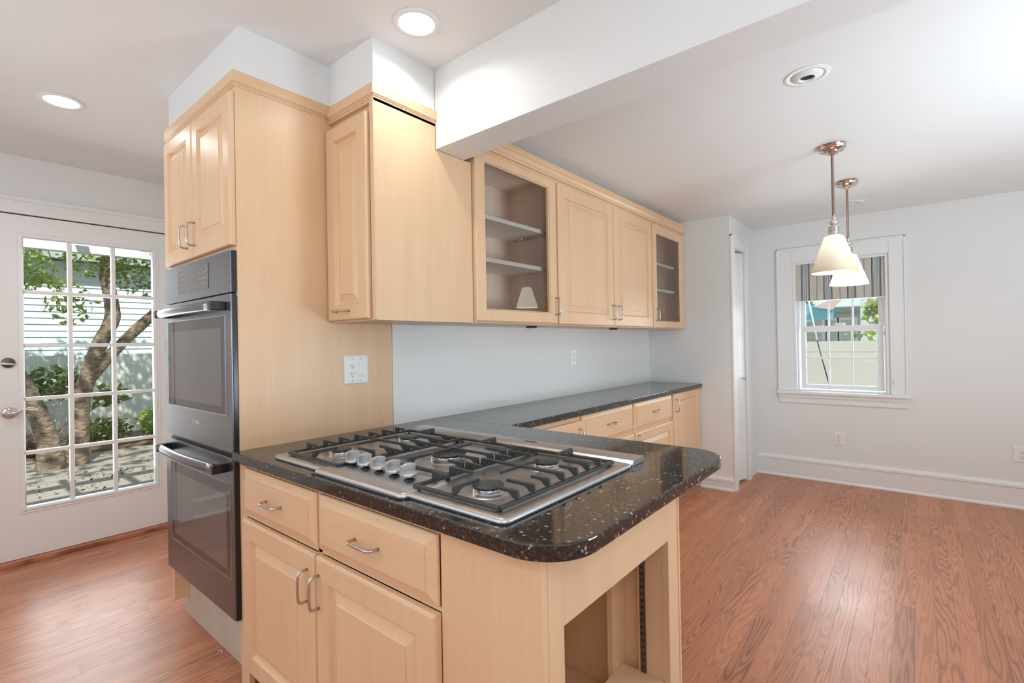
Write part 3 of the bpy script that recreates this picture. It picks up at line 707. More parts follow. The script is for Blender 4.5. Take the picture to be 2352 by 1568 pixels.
def glass_door(K, x0, x1, z0, z1, gx0, gx1, gz0, gz1, hx, tilt=0):
    F = FY(-.3380); t = .021; mb = MB()
    def ring(u0, u1, v0, v1, w): return [F(u0, v0, w), F(u1, v0, w), F(u1, v1, w), F(u0, v1, w)]
    R_ = [ring(x0, x1, z0, z1, 0), ring(x0, x1, z0, z1, t-.005), ring(x0+.006, x1-.006, z0+.006, z1-.006, t), ring(gx0-.008, gx1+.008, gz0-.008, gz1+.008, t),
          ring(gx0-.004, gx1+.004, gz0-.004, gz1+.004, t-.006), ring(gx0, gx1, gz0, gz1, t-.008), ring(gx0, gx1, gz0, gz1, 0), ring(x0, x1, z0, z1, 0)]
    vs = [p for r in R_ for p in r]
    mb.add(vs, [(a*4+k, a*4+(k+1) % 4, (a+1)*4+(k+1) % 4, (a+1)*4+k) for a in range(len(R_)-1) for k in range(4)])
    d = K.part(mb, 'door', 'maple')
    g = MB(); ym = -.3480; h = math.tan(tilt)*(gx1-gx0)/2
    g.add([(gx0, ym-h, gz0), (gx1, ym+h, gz0), (gx1, ym+h, gz1), (gx0, ym-h, gz1)], [(0, 1, 2, 3)])
    K.part(g, 'glass_pane', 'cabglass', d)
    K.part(pull(FY(-.3590), hx, 1.510, 0), 'handle', 'nickel', d)
GRPU = None
K1 = wall_cab('glass-front maple wall cabinet nearest the ceiling beam, two shelves', .932, 1.620)
glass_door(K1, .930, 1.613, 1.409, 2.240, 1.004, 1.536, 1.474, 2.188, 1.592, .042)
K2 = wall_cab('maple wall cabinet with two raised-panel doors between the glass ones', 1.622, 2.957, glass=False)
for a, b, hx in ((1.627, 2.304, 2.276), (2.312, 2.950, 2.362)):
    d = K2.part(raised_door(FY(-.3380), a, b, 1.407, 2.240, .074), 'door', 'maple')
    K2.part(pull(FY(-.3590), hx, 1.500, 0), 'handle', 'nickel', d)
K3 = wall_cab('glass-front maple wall cabinet at the closet end', 2.959, 3.640)
glass_door(K3, 2.966, 3.622, 1.406, 2.240, 3.042, 3.538, 1.464, 2.168, 3.008)
Cr = Thing('cabinet_crown', 'long maple crown molding along the top of the dining wall cabinets', 'molding', (2.3, -.34, 2.262))
mb = MB(); mb.prism([(-.336, 2.2625), (-.352, 2.2625), (-.354, 2.270), (-.362, 2.276), (-.372, 2.290), (-.384, 2.298), (-.386, 2.304), (-.392, 2.306), (-.392, 2.314), (-.281, 2.314), (-.281, 2.300), (-.330, 2.298)], lambda p, q, a: (a, p, q), .932, 3.640)
Cr.part(mb, 'molding_strip', 'maple_h')
# recessed puck lights below
def puck(x, label):
    t = Thing('under_cabinet_light', label, 'light', (x, -.17, 1.4015), group='puck lights under the wall cabinets')
    t.part(MB().lathe([(.030, 0), (.034, -.003), (.034, -.009), (.026, -.011), (.026, -.006), (.0, -.006)], (x, -.17, 1.4015), n=28), 'light_housing', 'black')
    t.part(MB().lathe([(.024, -.0065), (.022, -.010), (0, -.011)], (x, -.17, 1.4015), n=24), 'light_lens', 'puck')
    return t
puck(1.60, 'round black under-cabinet puck light below the near glass cabinet')
puck(2.64, 'round black under-cabinet puck light below the raised-panel cabinet')

# ------------------------------------------------------------------ base cabinets along the wall
def base_cab(label, x0, x1, drawer=None, door=None, hu=None, hv=.79, dz=(.683, .873)):
    K = Thing('base_cabinet', label, 'cabinet', ((x0+x1)/2, -.25, 0))
    mb = MB(); mb.box(x0, x1, -.454, -.002, .10, .878)
    K.part(mb, 'cabinet_body', 'maple')
    K.part(SH(x0, x1, -.395, -.05, 0, .0995), 'toe_kick', 'trim')
    F = FY(-.4545)
    if drawer:
        d = K.part(slab_drawer(F, drawer[0], drawer[1], *dz), 'drawer', 'maple_h')
        K.part(pull(FY(-.4755), (drawer[0]+drawer[1])/2, sum(dz)/2+.006, 0, vert=False), 'handle', 'nickel', d)
    if door:
        d = K.part(raised_door(F, door[0], door[1], door[2], door[3], .062), 'door', 'maple')
        K.part(pull(FY(-.4755), hu, hv, 0), 'handle', 'nickel', d)
base_cab('maple base cabinet in the inner corner of the granite counter', 1.002, 1.672, door=(1.030, 1.664, .115, .848), hu=1.632, hv=.755)
base_cab('maple base cabinet with drawer, beside the inner counter corner', 1.674, 2.346, drawer=(1.680, 2.340), door=(1.680, 2.340, .115, .668), hu=1.71, hv=.60)
base_cab('maple base cabinet with drawer, second from the end wall', 2.348, 3.034, drawer=(2.354, 3.026), door=(2.354, 3.026, .115, .668), hu=2.392, hv=.60)
base_cab('maple base cabinet with one tall door against the end wall', 3.036, 3.655, door=(3.042, 3.640, .115, .876), hu=3.078, hv=.780)

# ------------------------------------------------------------------ peninsula cabinet
Pn = Thing('peninsula_cabinet', 'maple peninsula cabinet under the cooktop with open niche at its end', 'cabinet', (.35, -.70, 0))
mb = MB(); F = FX(0)
mb.box(.0, .019, -.052, -.0005, .0, .8775)                       # filler beside the oven
mb.box(.0, .019, -.585, -.565, .12, .8775).box(.0, .019, -1.113, -.052, .866, .8775).box(.0, .019, -1.113, -.052, .680, .690).box(.0, .019, -1.113, -.052, .10, .125)
mb.box(.019, .66, -1.02, -.0005, .10, .12).box(.02, .66, -.02, -.0005, .12, .8775).box(.675, .693, -1.404, -.0005, .0, .8775)
mb.box(.02, .674, -1.02, -1.0, .0, .8775)
Pn.part(mb, 'cabinet_body', 'maple')
Pn.part(SH(.0195, .0205, -1.02, -.02, .12, .87), 'interior_shade_sheet', 'gap')  # dark sheet: shade of the unlit cabinet inside put into its colour
Pn.part(SH(.0, .019, -1.404, -1.1135, .0, .8775), 'front_panel', 'maple', bevel=.001)
mb = MB(); mb.box(-.003, .0, -1.404, 0, .862, .8775).box(-.006, -.003, -1.404, 0, .870, .8775)
Pn.part(mb, 'top_molding', 'maple_h')
for a, b, hw in ((.060, .570, .318), (.583, 1.110, .848)):
    d = Pn.part(slab_drawer(FX(-.0005), a, b, .694, .860), 'drawer', 'maple_h')
    Pn.part(pull(FX(-.0215), hw, .779, 0, vert=False, L=.105), 'handle', 'nickel', d)
for a, b, hw in ((.058, .572, .533), (.580, 1.112, .600)):
    d = Pn.part(raised_door(FX(-.0005), a, b, .128, .677, .066), 'door', 'maple')
    Pn.part(pull(FX(-.0215), hw, .577, 0), 'handle', 'nickel', d)
# end with the open niche
mb = MB()
mb.box(.0195, .074, -1.404, -1.385, 0, .8775).box(.618, .675, -1.404, -1.385, 0, .8775).box(.074, .618, -1.404, -1.385, .716, .8775).box(.074, .618, -1.404, -1.385, 0, .10)
Pn.part(mb, 'end_frame', 'maple')
Pn.part(MB().box(.688, .700, -1.4075, -1.400, 0, .8775), 'corner_bead', 'maple', bevel=.002)
mb = MB()
mb.box(.640, .660, -1.385, -1.02, .0, .8775)     # inner side wall
mb.box(.619, .640, -1.385, -1.305, .30, .716)    # thick side in front
mb.box(.56, .640, -1.250, -1.232, .10, .716)    # upright divider
mb.box(.020, .639, -1.022, -1.020, .10, .8775)
mb.box(.0205, .040, -1.385, -1.022, 0, .8775)
Pn.part(mb, 'niche_lining', 'maple')
Pn.part(MB().box(.060, .639, -1.231, -1.023, .178, .196), 'niche_shelf', 'maple_h')
Pn.part(MB().box(.43, .6185, -1.384, -1.251, .283, .300), 'niche_shelf', 'maple_h')
mb = MB(); mb.box(.6165, .6188, -1.330, -1.312, .301, .714)
st = Pn.part(mb, 'shelf_standard', 'darkmetal', label='slotted metal shelf standard')
mb = MB()
for i in range(20): mb.box(.6158, .6166, -1.326, -1.316, .315+.020*i, .320+.020*i)
Pn.part(mb, 'standard_slots', 'black', st)

# ------------------------------------------------------------------ granite counter
def rounded(pts):
    out = []
    n = len(pts)
    for i, (x, y, r) in enumerate(pts):
        if r <= 0: out.append((x, y)); continue
        p = Vector((x, y)); a = (Vector(pts[i-1][:2])-p).normalized(); b = (Vector(pts[(i+1) % n][:2])-p).normalized()
        s_ = p+a*r; e_ = p+b*r; c = p+(a+b)*r
        for k in range(15):
            t = k/14*PI/2; out.append(tuple(c-b*r*math.cos(t)-a*r*math.sin(t)))
    return out
poly = rounded([(-.031, -.0008, 0), (-.031, -1.474, .125), (1.001, -1.474, .125), (1.001, -.492, .012), (3.659, -.492, .004), (3.659, -.0008, 0)])
Ct = Thing('granite_countertop', 'polished black speckled granite countertop wrapping the peninsula and wall', 'countertop', (.5, -.7, .878))
mb = MB(); n = len(poly)
mb.add([(x, y, .879) for x, y in poly]+[(x, y, .914) for x, y in poly], [tuple(range(n))[::-1], tuple(range(n, 2*n))]+[(i, (i+1) % n, n+(i+1) % n, n+i) for i in range(n)])
slab = Ct.part(mb, 'granite_slab', 'granite', bevel=.0045, seg=3)
Ct.part(MB().box(1.0008, 1.0022, -.491, -.0015, .9139, .9142), 'slab_seam', 'gap', slab)

# ------------------------------------------------------------------ cooktop
K = Thing('gas_cooktop', 'stainless five-burner gas cooktop set into the granite peninsula', 'cooktop', (.33, -.765, .9142))
def bar(p0, p1, w, z0, z1):
    """square bar between two plan points"""
    mb = MB(); a = Vector(p0); b = Vector(p1); d = (b-a).normalized(); nn = Vector((-d.y, d.x))*w/2
    c = [a+nn, a-nn, b-nn, b+nn]
    mb.add([(q.x, q.y, z0) for q in c]+[(q.x, q.y, z1) for q in c], [(0, 1, 2, 3), (7, 6, 5, 4), (0, 4, 5, 1), (1, 5, 6, 2), (2, 6, 7, 3), (3, 7, 4, 0)])
    return mb
def merge(a, b): a.add(b.v, b.f, False); return a
def pan(F_, u0, u1, v0, v1, r, z0, z1, inner=None):
    pass
def rrect(x0, x1, y0, y1, r, n=6):
    out = []
    for cx, cy, a0 in ((x1-r, y1-r, 0), (x0+r, y1-r, PI/2), (x0+r, y0+r, PI), (x1-r, y0+r, 1.5*PI)):
        for k in range(n+1):
            a = a0+PI/2*k/n; out.append((cx+r*math.cos(a), cy+r*math.sin(a)))
    return out
def tray(x0, x1, y0, y1, r, levels):
    """stack of rounded rectangles (inset, z)"""
    mb = MB(); vs = []; n = None
    for ins, z in levels:
        ring = rrect(x0+ins, x1-ins, y0+ins, y1-ins, max(r-ins, .002)); n = len(ring)
        vs += [(x, y, z) for x, y in ring]
    fs = [(i*n+k, i*n+(k+1) % n, (i+1)*n+(k+1) % n, (i+1)*n+k) for i in range(len(levels)-1) for k in range(n)]
    mb.add(vs, fs, True)
    o = len(levels)-1
    mb.f.append(tuple(o*n+k for k in range(n))); mb.sm.append(False); mb.mi.append(0)
    mb.f.append(tuple(k for k in range(n))[::-1]); mb.sm.append(False); mb.mi.append(0)
    return mb
lv = [(0, .9145), (.0, .921), (.002, .9245), (.007, .9268), (.020, .9272), (.034, .9262), (.046, .9225), (.058, .9205)]
K.part(tray(.012, .618, -1.300, -.240, .022, lv), 'cooktop_pan', 'steel')
# raised control centre
mb = tray(-.010, .155, -.985, -.552, .020, [(0, .9147), (0, .9235), (.003, .9275), (.009, .9296), (.016, .9300)])
cc = K.part(mb, 'control_centre', 'steel')
# back trim
mb = MB(); mb.prism([(.622, .9146), (.622, .921), (.634, .931), (.650, .9375), (.690, .9375), (.704, .934), (.704, .9146)], lambda p, q, a: (p, a, q), -1.294, -.245)
bt = K.part(mb, 'back_trim', 'steel', bevel=.001)
FT = lambda u, v, w=0: (.664+v, -u, .9377+w)   # lies flat on the back trim
mb = text_part(K, 'BOSCH', .020, lambda u, v, w=0: (.655+v, -u, .9377+w), .845, 0, .0002, 'brand_lettering', 'black', None)
K.part(mb, 'brand_lettering', 'black')
mb = MB(); n24 = 20
for k in range(n24):
    a0, a1 = 2*PI*k/n24, 2*PI*(k+1)/n24
    q = lambda r, a: (.662+r*math.cos(a), -.828+r*math.sin(a), .9379)
    mb.add([q(.008, a0), q(.008, a1), q(.0065, a1), q(.0065, a0)], [(0, 1, 2, 3)])
K.part(mb, 'brand_emblem', 'black')
# burners
def burner(x, y, R, label=None):
    b = K.part(MB().lathe([(R*1.55, .9208), (R*1.50, .9222), (R*1.15, .9228), (R*1.02, .9260), (R*.96, .9300), (R*.60, .9300)], (x, y, 0), n=40, cap=False), 'burner_bowl', 'steel')
    mb = MB().lathe([(R*.90, .9300), (R*1.0, .9318), (R*1.0, .9340), (R*.9, .9390), (0, .9390)], (x, y, 0), n=40)
    K.part(mb, 'burner_head', 'chrome', b)
    mb = MB(); nt = int(R*1000*.9)
    for k in range(nt):
        a = 2*PI*(k+.25)/nt; c, s_ = math.cos(a), math.sin(a)
        q = lambda r, t, z: (x+c*r-s_*t, y+s_*r+c*t, z)
        h = .0010
        mb.add([q(R*.93, -h, .9350), q(R*1.01, -h, .9350), q(R*1.01, h, .9350), q(R*.93, h, .9350), q(R*.93, -h, .9392), q(R*.985, -h, .9392), q(R*.985, h, .9392), q(R*.93, h, .9392)],
               [(0, 3, 2, 1), (4, 5, 6, 7), (0, 1, 5, 4), (1, 2, 6, 5), (2, 3, 7, 6), (3, 0, 4, 7)])
    K.part(mb, 'flame_ports', 'black', b)
    K.part(MB().lathe([(R*.9, .9393), (R*1.12, .9400), (R*1.15, .9425), (R*1.08, .9450), (R*.5, .9462), (0, .9465)], (x, y, 0), n=40), 'burner_cap', 'iron', b)
    K.part(MB().lathe([(.003, .921), (.003, .933), (.0018, .940), (0, .941)], (x-R*1.25, y+R*.2, 0), n=10), 'spark_igniter', 'plate', b)
burner(.150, -1.128, .036); burner(.440, -1.100, .036); burner(.165, -.425, .030); burner(.455, -.435, .036); burner(.345, -.775, .052)
# grates
def finger(mb, p, d, L, w=.0085, ztop=.958):
    """raised finger starting over the frame at plan point p, running along d"""
    p = Vector(p); d = Vector(d); nn = Vector((-d.y, d.x))*w/2
    prof = [(-.004, .937), (-.002, .9575), (.002, ztop), (L-.003, ztop-.0005), (L, ztop-.003), (L-.001, .9505), (L-.006, .9490), (.030, .9490), (.020, .9440), (.014, .937)]
    f = lambda a, z, s: (p.x+d.x*a+nn.x*s, p.y+d.y*a+nn.y*s, z)
    k = len(prof)
    mb.add([f(a, z, 1) for a, z in prof]+[f(a, z, -1) for a, z in prof], [tuple(range(k)), tuple(range(k, 2*k))[::-1]]+[(i, k+i, k+(i+1) % k, (i+1) % k) for i in range(k)])
def grate(y0, y1, x0, x1, fxs, edges):
    """y0 > y1 ; edges: which long edges carry fingers"""
    mb = MB(); w = .013; zb, zt = .9285, .9375
    for a, b in (((x0, y0), (x1, y0)), ((x0, y1), (x1, y1))): merge(mb, bar(a, b, w, zb, zt))
    for a, b in (((x0, y0), (x0, y1)), ((x1, y0), (x1, y1))): merge(mb, bar(a, b, w, zb, zt))
    ym = (y0+y1)/2
    for i, x in enumerate(fxs):
        L = .058 if i % 2 == 0 else .088
        if i == len(fxs)//2 and True: L = abs(y0-y1)/2+.004
        finger(mb, (x, y0), (0, -1), L); finger(mb, (x, y1), (0, 1), L)
    xm = fxs[len(fxs)//2]
    finger(mb, (x0, ym), (1, 0), .090); finger(mb, (x1, ym), (-1, 0), .085)
    merge(mb, bar((xm-.085, ym), (xm+.085, ym), .0085, .9490, .9575))
    for cx, cy in ((x0+.01, y0-.01), (x1-.01, y0-.01), (x0+.01, y1+.01), (x1-.01, y1+.01)):
        mb.lathe([(.006, .9225), (.006, .9285)], (cx, cy, 0), n=10)
    K.part(mb, 'grate', 'iron', bevel=.0016)
fx = [.118, .181, .244, .310, .374, .438, .502]
grate(-.283, -.592, .052, .575, fx, '')
grate(-.602, -.948, .178, .575, [.244-.008, .310-.008, .374-.008, .438-.008, .502-.008], '')
grate(-.958, -1.252, .052, .575, fx, '')
# knobs
def knob(y):
    x = .088; z = .9302
    sh_ = MB().lathe([(.014, z), (.016, z+.0015), (.010, z+.003), (.008, z+.011), (.0, z+.011)], (x, y, 0), n=24)
    mb = MB(); mb.lathe([(.020, z+.0112), (.0225, z+.013), (.0225, z+.018), (.021, z+.0195), (0, z+.0200)], (x, y, 0), n=36)
    prof = []
    for k in range(9):
        t = -1+2*k/8; prof.append((t*.0235, z+.040+.006*(1-t*t)))
    prof = [(-.0235, z+.0125)]+prof+[(.0235, z+.0125)]
    fn = lambda p, q, a: (x+p, y+a, q)
    mb.prism(prof, fn, .002, .013)
    kb = K.part(mb, 'knob', 'steel', bevel=.0012)
    K.part(sh_, 'knob_shaft', 'black', kb)
    mb = MB(); mb.add([(x-.060, y+.010, z+.0001), (x-.060, y-.010, z+.0001), (x-.056, y-.010, z+.0001), (x-.056, y+.010, z+.0001)], [(0, 1, 2, 3)])
for y in (-.620, -.686, -.755, -.826, -.893): knob(y)

# ------------------------------------------------------------------ electrical plates
def outlet_plate(name, label, F, u, v, w, h, cat='outlet', duplex=True, decor=False):
    c = F(u, v, 0); T_ = Thing(name, label, cat, c)
    mb = MB(); mb.rings(F, u-w/2, u+w/2, v-h/2, v+h/2, [(0, 0), (0, .003), (.004, .0055), (.006, .006)])
    T_.part(mb, 'cover_plate', 'plate')
    def slots(P_, uc, vc, par):
        m2 = MB()
        for du, hh in ((-.0065, .009), (.0065, .0075)): m2.rings(F, uc+du-.0011, uc+du+.0011, vc+.003-hh/2, vc+.003+hh/2, [(0, .0083), (0, .0087)])
        m2.rings(F, uc-.0022, uc+.0022, vc-.0105, vc-.0060, [(0, .0083), (0, .0087)])
        P_.part(m2, 'socket_slots', 'black', par)
    if decor:
        for k, du in ((0, -.023), (1, .023)):
            m2 = MB(); m2.rings(F, u+du-.0175, u+du+.0175, v-.034, v+.034, [(0, .0061), (.0008, .0075), (.0016, .0075), (.002, .0083)])
            r = T_.part(m2, 'receptacle' if k == 0 else 'rocker_switch', 'plate')
            if k == 0: slots(T_, u+du, v+.018, r); slots(T_, u+du, v-.020, r)
            else:
                m3 = MB(); m3.rings(F, u+du-.013, u+du+.013, v-.029, v+.030, [(0, .0083), (.001, .0105, .002), (.002, .0110, .004)]); T_.part(m3, 'rocker', 'plate', r, bevel=.001)
            for dv in (-.049, .049):
                m4 = MB(); cc_ = F(u+du, v+dv, .0062); ax = 'y' if abs(F(0, 0, 1)[1]-F(0, 0, 0)[1]) > .5 else 'x'
                m4.lathe([(.003, 0), (.003, -.0008), (0, -.001)], cc_, ax, 12); T_.part(m4, 'plate_screw', 'nickel')
    else:
        for dv in (-.0195, .0195):
            m2 = MB(); ax = 'y' if abs(F(0, 0, 1)[1]-F(0, 0, 0)[1]) > .5 else 'x'
            m2.lathe([(.0165, 0), (.0165, -.0018), (.0155, -.0022), (0, -.0022)], F(u, v+dv, .0061), ax, 24)
            r = T_.part(m2, 'receptacle', 'plate'); slots(T_, u, v+dv+.002, r)
        m4 = MB(); m4.lathe([(.0025, 0), (.0025, -.0008), (0, -.001)], F(u, v, .0062), ax, 12); T_.part(m4, 'plate_screw', 'nickel')
outlet_plate('outlet_switch_plate', 'white two-gang plate with outlet and rocker switch on the maple tower side', FY(-.0006), .499, 1.193, .122, .128, 'switch plate', decor=True)
outlet_plate('wall_outlet', 'white duplex outlet on the backsplash below the wall cabinets', FY(0), 2.326, 1.188, .066, .122)
outlet_plate('wall_outlet', 'white duplex outlet low on the wall under the window', FX(XF), 1.417, .398, .074, .114)
outlet_plate('wall_outlet', 'white duplex outlet at the far right above the baseboard', FX(XF), 2.560, .405, .104, .118)

# ------------------------------------------------------------------ ceiling fittings
def can(x, y, z, label, power, group='lit recessed ceiling lights'):
    t = Thing('recessed_light', label, 'ceiling light', (x, y, z), group=group if label else None)
    t.part(MB().lathe([(.066, -.001), (.068, -.007), (.083, -.006), (.087, -.001)], (x, y, z), n=48, cap=False), 'trim_ring', 'trim')
    t.part(MB().lathe([(.067, -.003), (.050, -.0045), (0, -.005)], (x, y, z), n=48), 'lamp_lens', 'bulb')
    l = light('recessed_light_lamp', 'AREA', (x, y, z-.012), power, (.97, .985, 1.0), .11, look=(0, 0, -1), shape='DISK'); l.data.spread = math.radians(150)
    return t
can(.443, -.532, ZK, 'lit round recessed light beside the beam and soffit', 2.4)
can(-.318, 1.219, ZK, 'lit round recessed light in front of the patio door', 3.5)
for x, y in ((-1.75, 1.1), (-1.5, -.9), (-.6, -2.9), (-1.9, -2.9)):
    light('recessed_light_lamp', 'AREA', (x, y, ZK-.012), 4, (1.0, .98, .95), .11, look=(0, 0, -1), shape='DISK')
def eyeball(x, y, label):
    z = ZD
    t = Thing('eyeball_light', label, 'ceiling light', (x, y, z))
    t.part(MB().lathe([(.060, -.0005), (.062, -.003), (.082, -.003), (.0845, -.0005)], (x, y, z), n=48, cap=False), 'trim_ring', 'trim')
    t.part(MB().lathe([(.0575, -.0005), (.056, -.004), (.030, -.012), (.028, -.012), (.026, -.004)], (x, y, z), n=48, cap=False), 'eyeball_baffle', 'trim')
    t.part(MB().lathe([(.0262, -.0015), (0, -.0016)], (x, y, z), n=32), 'aperture_shade_disc', 'black')  # black disc: shade of the hole put into its colour, no recess
eyeball(1.545, -1.644, 'unlit white recessed eyeball light nearest the beam')
eyeball(3.944, -1.617, 'unlit white recessed eyeball light behind the far pendant')

def pendant(x, y, label, shade, zt, tilt=0):
    """zt = z of the top of the glass"""
    t = Thing('pendant_light', label, 'pendant light', (x, y, ZD)); c = (x, y, 0)
    t.part(MB().lathe([(.067, ZD-.0005), (.067, ZD-.020), (.060, ZD-.028), (.038, ZD-.030), (.037, ZD-.038), (.032, ZD-.042), (.010, ZD-.043), (.008, ZD-.060), (0, ZD-.060)], c, n=48), 'ceiling_canopy', 'chrome')
    rod = t.part(MB().lathe([(.0075, ZD-.060), (.0075, zt+.105)], c, n=20), 'rod', 'nickel')
    kn = [(.0075, zt+.104), (.013, zt+.101), (.013, zt+.096), (.010, zt+.093), (.010, zt+.088), (.020, zt+.080), (.021, zt+.070), (.018, zt+.062), (.010, zt+.057), (.010, zt+.054), (.025, zt+.050)]
    z = zt+.050
    for k in range(4): kn += [(.027, z-.002), (.027, z-.006), (.023, z-.008), (.023, z-.009)]; z -= .0105
    kn += [(.031, zt+.004), (.033, zt-.001), (0, zt-.001)]
    so = t.part(MB().lathe(kn, c, n=32), 'lamp_socket', 'chrome')
    t.part(MB().tube([(x+.015, y-.012, zt+.072), (x+.024, y-.020, zt+.072)], .003, 8).lathe([(.007, 0), (.007, .003)], (x+.024, y-.020, zt+.072), 'x', 12), 'thumb_screw', 'chrome', so)
    H = .205
    pr = [(.034, zt-.002), (.044, zt-.006), (.050, zt-.016), (.112, zt-H), (.1125, zt-H-.002), (.110, zt-H-.001), (.047, zt-.016), (.040, zt-.009), (.032, zt-.005)]
    t.part(MB().lathe(pr, c, n=48, cap=False), 'glass_shade', shade)
    t.part(MB().lathe([(.0, zt-.014), (.012, zt-.018), (.014, zt-.04), (.026, zt-.07), (.029, zt-.09), (.022, zt-.11), (0, zt-.12)], c, n=24), 'light_bulb', 'bulb')
    l = light('pendant_lamp', 'POINT', (x, y, zt-.16), 1.6, (1, .95, .85)); l.data.shadow_soft_size = .03
pendant(2.481, -1.624, 'near polished nickel pendant with an opal cone glass shade', 'shade1', 1.868-.0)
pendant(3.294, -1.617, 'far polished nickel pendant with a bright white cone glass shade', 'shade2', 1.868-.0)

# ------------------------------------------------------------------ outside, beyond the patio door
G = -.5
struct(SH(-30, 40, 2.6, 13.4, G-.2, G), 'patio', 'pavers')
single(SH(4.8, 40, -12, 2.6, G-.2, G), 'side_yard', 'concrete', 'concrete side yard below the dining window', 'yard', kind='structure')
single(SH(-6, 12, 9.3, 13.3, G, G+.04), 'planting_bed', 'soil', 'brown soil planting bed along the fence', 'planting bed', kind='structure')
def fence(name, label, fn, a0, a1, H, mat, bw=.15, post=2.4, rail=True):
    T_ = Thing(name, label, 'fence', fn(a0, 0, G))
    mb = MB(); a = a0
    while a < a1:
        mbx = [fn(a+.002, 0, 0), fn(min(a+bw-.004, a1), .018, 0)]
        mb.box(mbx[0][0], mbx[1][0], mbx[0][1], mbx[1][1], G+.08, H-.10); a += bw
    T_.part(mb, 'fence_board', mat)
    mb = MB()
    for z0, z1 in ((G+.03, G+.13), (H-.16, H)): p, q = fn(a0, -.003, 0), fn(a1, .035, 0); mb.box(p[0], q[0], p[1], q[1], z0, z1)
    T_.part(mb, 'fence_rail', mat)
    a = a0+.6
    while a < a1:
        p, q = fn(a-.065, -.05, 0), fn(a+.065, .07, 0)
        mb = MB().box(p[0], q[0], p[1], q[1], G, H+.02); m = (( p[0]+q[0])/2, (p[1]+q[1])/2)
        o = T_.part(mb, 'fence_post', mat)
        mb = MB(); mb.add([(m[0]-.085, m[1]-.085, H+.02), (m[0]+.085, m[1]-.085, H+.02), (m[0]+.085, m[1]+.085, H+.02), (m[0]-.085, m[1]+.085, H+.02), (m[0], m[1], H+.09)], [(3, 2, 1, 0), (0, 1, 4), (1, 2, 4), (2, 3, 4), (3, 0, 4)])
        T_.part(mb, 'post_cap', mat, o); a += post
fence('patio_fence', 'pale green vinyl fence behind the patio tree', lambda a, d, z: (a, 11.2+d, z), -2.0, 9.0, 1.22, 'fence')
fence('yard_fence', 'cream vinyl panel fence outside the dining window', lambda a, d, z: (8.2+d, a, z), -9.0, 2.0, 1.245, 'fence2', .30, 3.2)

def siding_house(name, label, x0, x1, y0, y1, zt, mat, axis, step=.13, roof='slate', rh=2.2, wins=(), over=.4):
    T_ = Thing(name, label, 'house', ((x0+x1)/2, (y0+y1)/2, G))
    mb = MB(); mb.box(x0+.02, x1-.02, y0+.02, y1-.02, G, zt)
    z = G+.3
    while z < zt-.01:
        z1 = min(z+step, zt)
        if axis == 'y': mb.prism([(0, z), (-.028, z), (-.006, z1), (0, z1)], lambda p, q, a: (a, y0+p+.02, q), x0, x1)
        else: mb.prism([(0, z), (-.028, z), (-.006, z1), (0, z1)], lambda p, q, a: (x0+p+.02, a, q), y0, y1)
        z = z1
    T_.part(mb, 'clapboard_wall', mat)
    mb = MB()
    if axis == 'y':   # ridge along x
        ym = (y0+y1)/2; pr = [(y0-over, zt), (ym, zt+rh), (y1+over, zt), (y1+over, zt+.15), (ym, zt+rh+.18), (y0-over, zt+.15)]
        mb.prism(pr, lambda p, q, a: (a, p, q), x0-over, x1+over)
    else:
        xm = (x0+x1)/2; pr = [(x0-over, zt), (xm, zt+rh), (x1+over, zt), (x1+over, zt+.15), (xm, zt+rh+.18), (x0-over, zt+.15)]
        mb.prism(pr, lambda p, q, a: (p, a, q), y0-over, y1+over)
    T_.part(mb, 'roof', roof)
    for (a0, a1, z0, z1) in wins:
        mb = MB(); g = MB()
        if axis == 'y':
            mb.box(a0-.07, a1+.07, y0-.05, y0+.0, z0-.07, z1+.07); g.box(a0, a1, y0-.055, y0-.045, z0, z1); 
        else:
            mb.box(x0-.05, x0, a0-.07, a1+.07, z0-.07, z1+.07); g.box(x0-.055, x0-.045, a0, a1, z0, z1)
        o = T_.part(mb, 'window', 'trim'); T_.part(g, 'pane', 'siding2', o)
    return T_
siding_house('clapboard_house', 'pale blue clapboard house beyond the patio fence', -3.0, 7.5, 12.6, 18.0, 3.3, 'sidingw', 'y', .14, 'greenroof', 2.4)
siding_house('neighbour_house', 'pale green house with weathered shingle roof beyond the cream fence', 16.0, 20.0, -.95, 3.0, 2.02, 'siding2', 'x', .16, 'greenroof', .62, wins=((-.62, -.28, 1.15, 1.80), (-.18, .10, 1.15, 1.80)), over=.15)
siding_house('slate_house', 'house with a dark slate roof behind the shingled one', 21.5, 26.0, -2.2, 1.05, 2.22, 'siding2', 'x', .18, 'slate', 2.2, over=.1)
Fc = siding_house('far_cottage', 'cream cottage with pale corner board at the right behind the vine', 11.0, 15.0, -5.6, -1.14, 3.6, 'fence2', 'x', .18, 'slate', 1.6)
Fc.part(SH(10.90, 10.97, -1.235, -1.12, G, 3.55), 'corner_board', 'sidingw', label='pale blue corner board')

# pergola over the patio
Pg = Thing('patio_pergola', 'pale painted pergola above the patio door', 'pergola', (0, 4.0, 2.3))
Pg.part(SH(-3, 4, 4.55, 4.65, 2.30, 2.50), 'pergola_beam', 'pergola')
for i in range(8):
    x = -2.28+.62*i
    Pg.part(SH(x, x+.07, 2.56, 4.9, 2.5005, 2.62), 'pergola_rafter', 'pergola')
for x in (-2.9, 3.8): Pg.part(SH(x, x+.12, 4.55, 4.66, G, 2.2995), 'pergola_post', 'pergola')

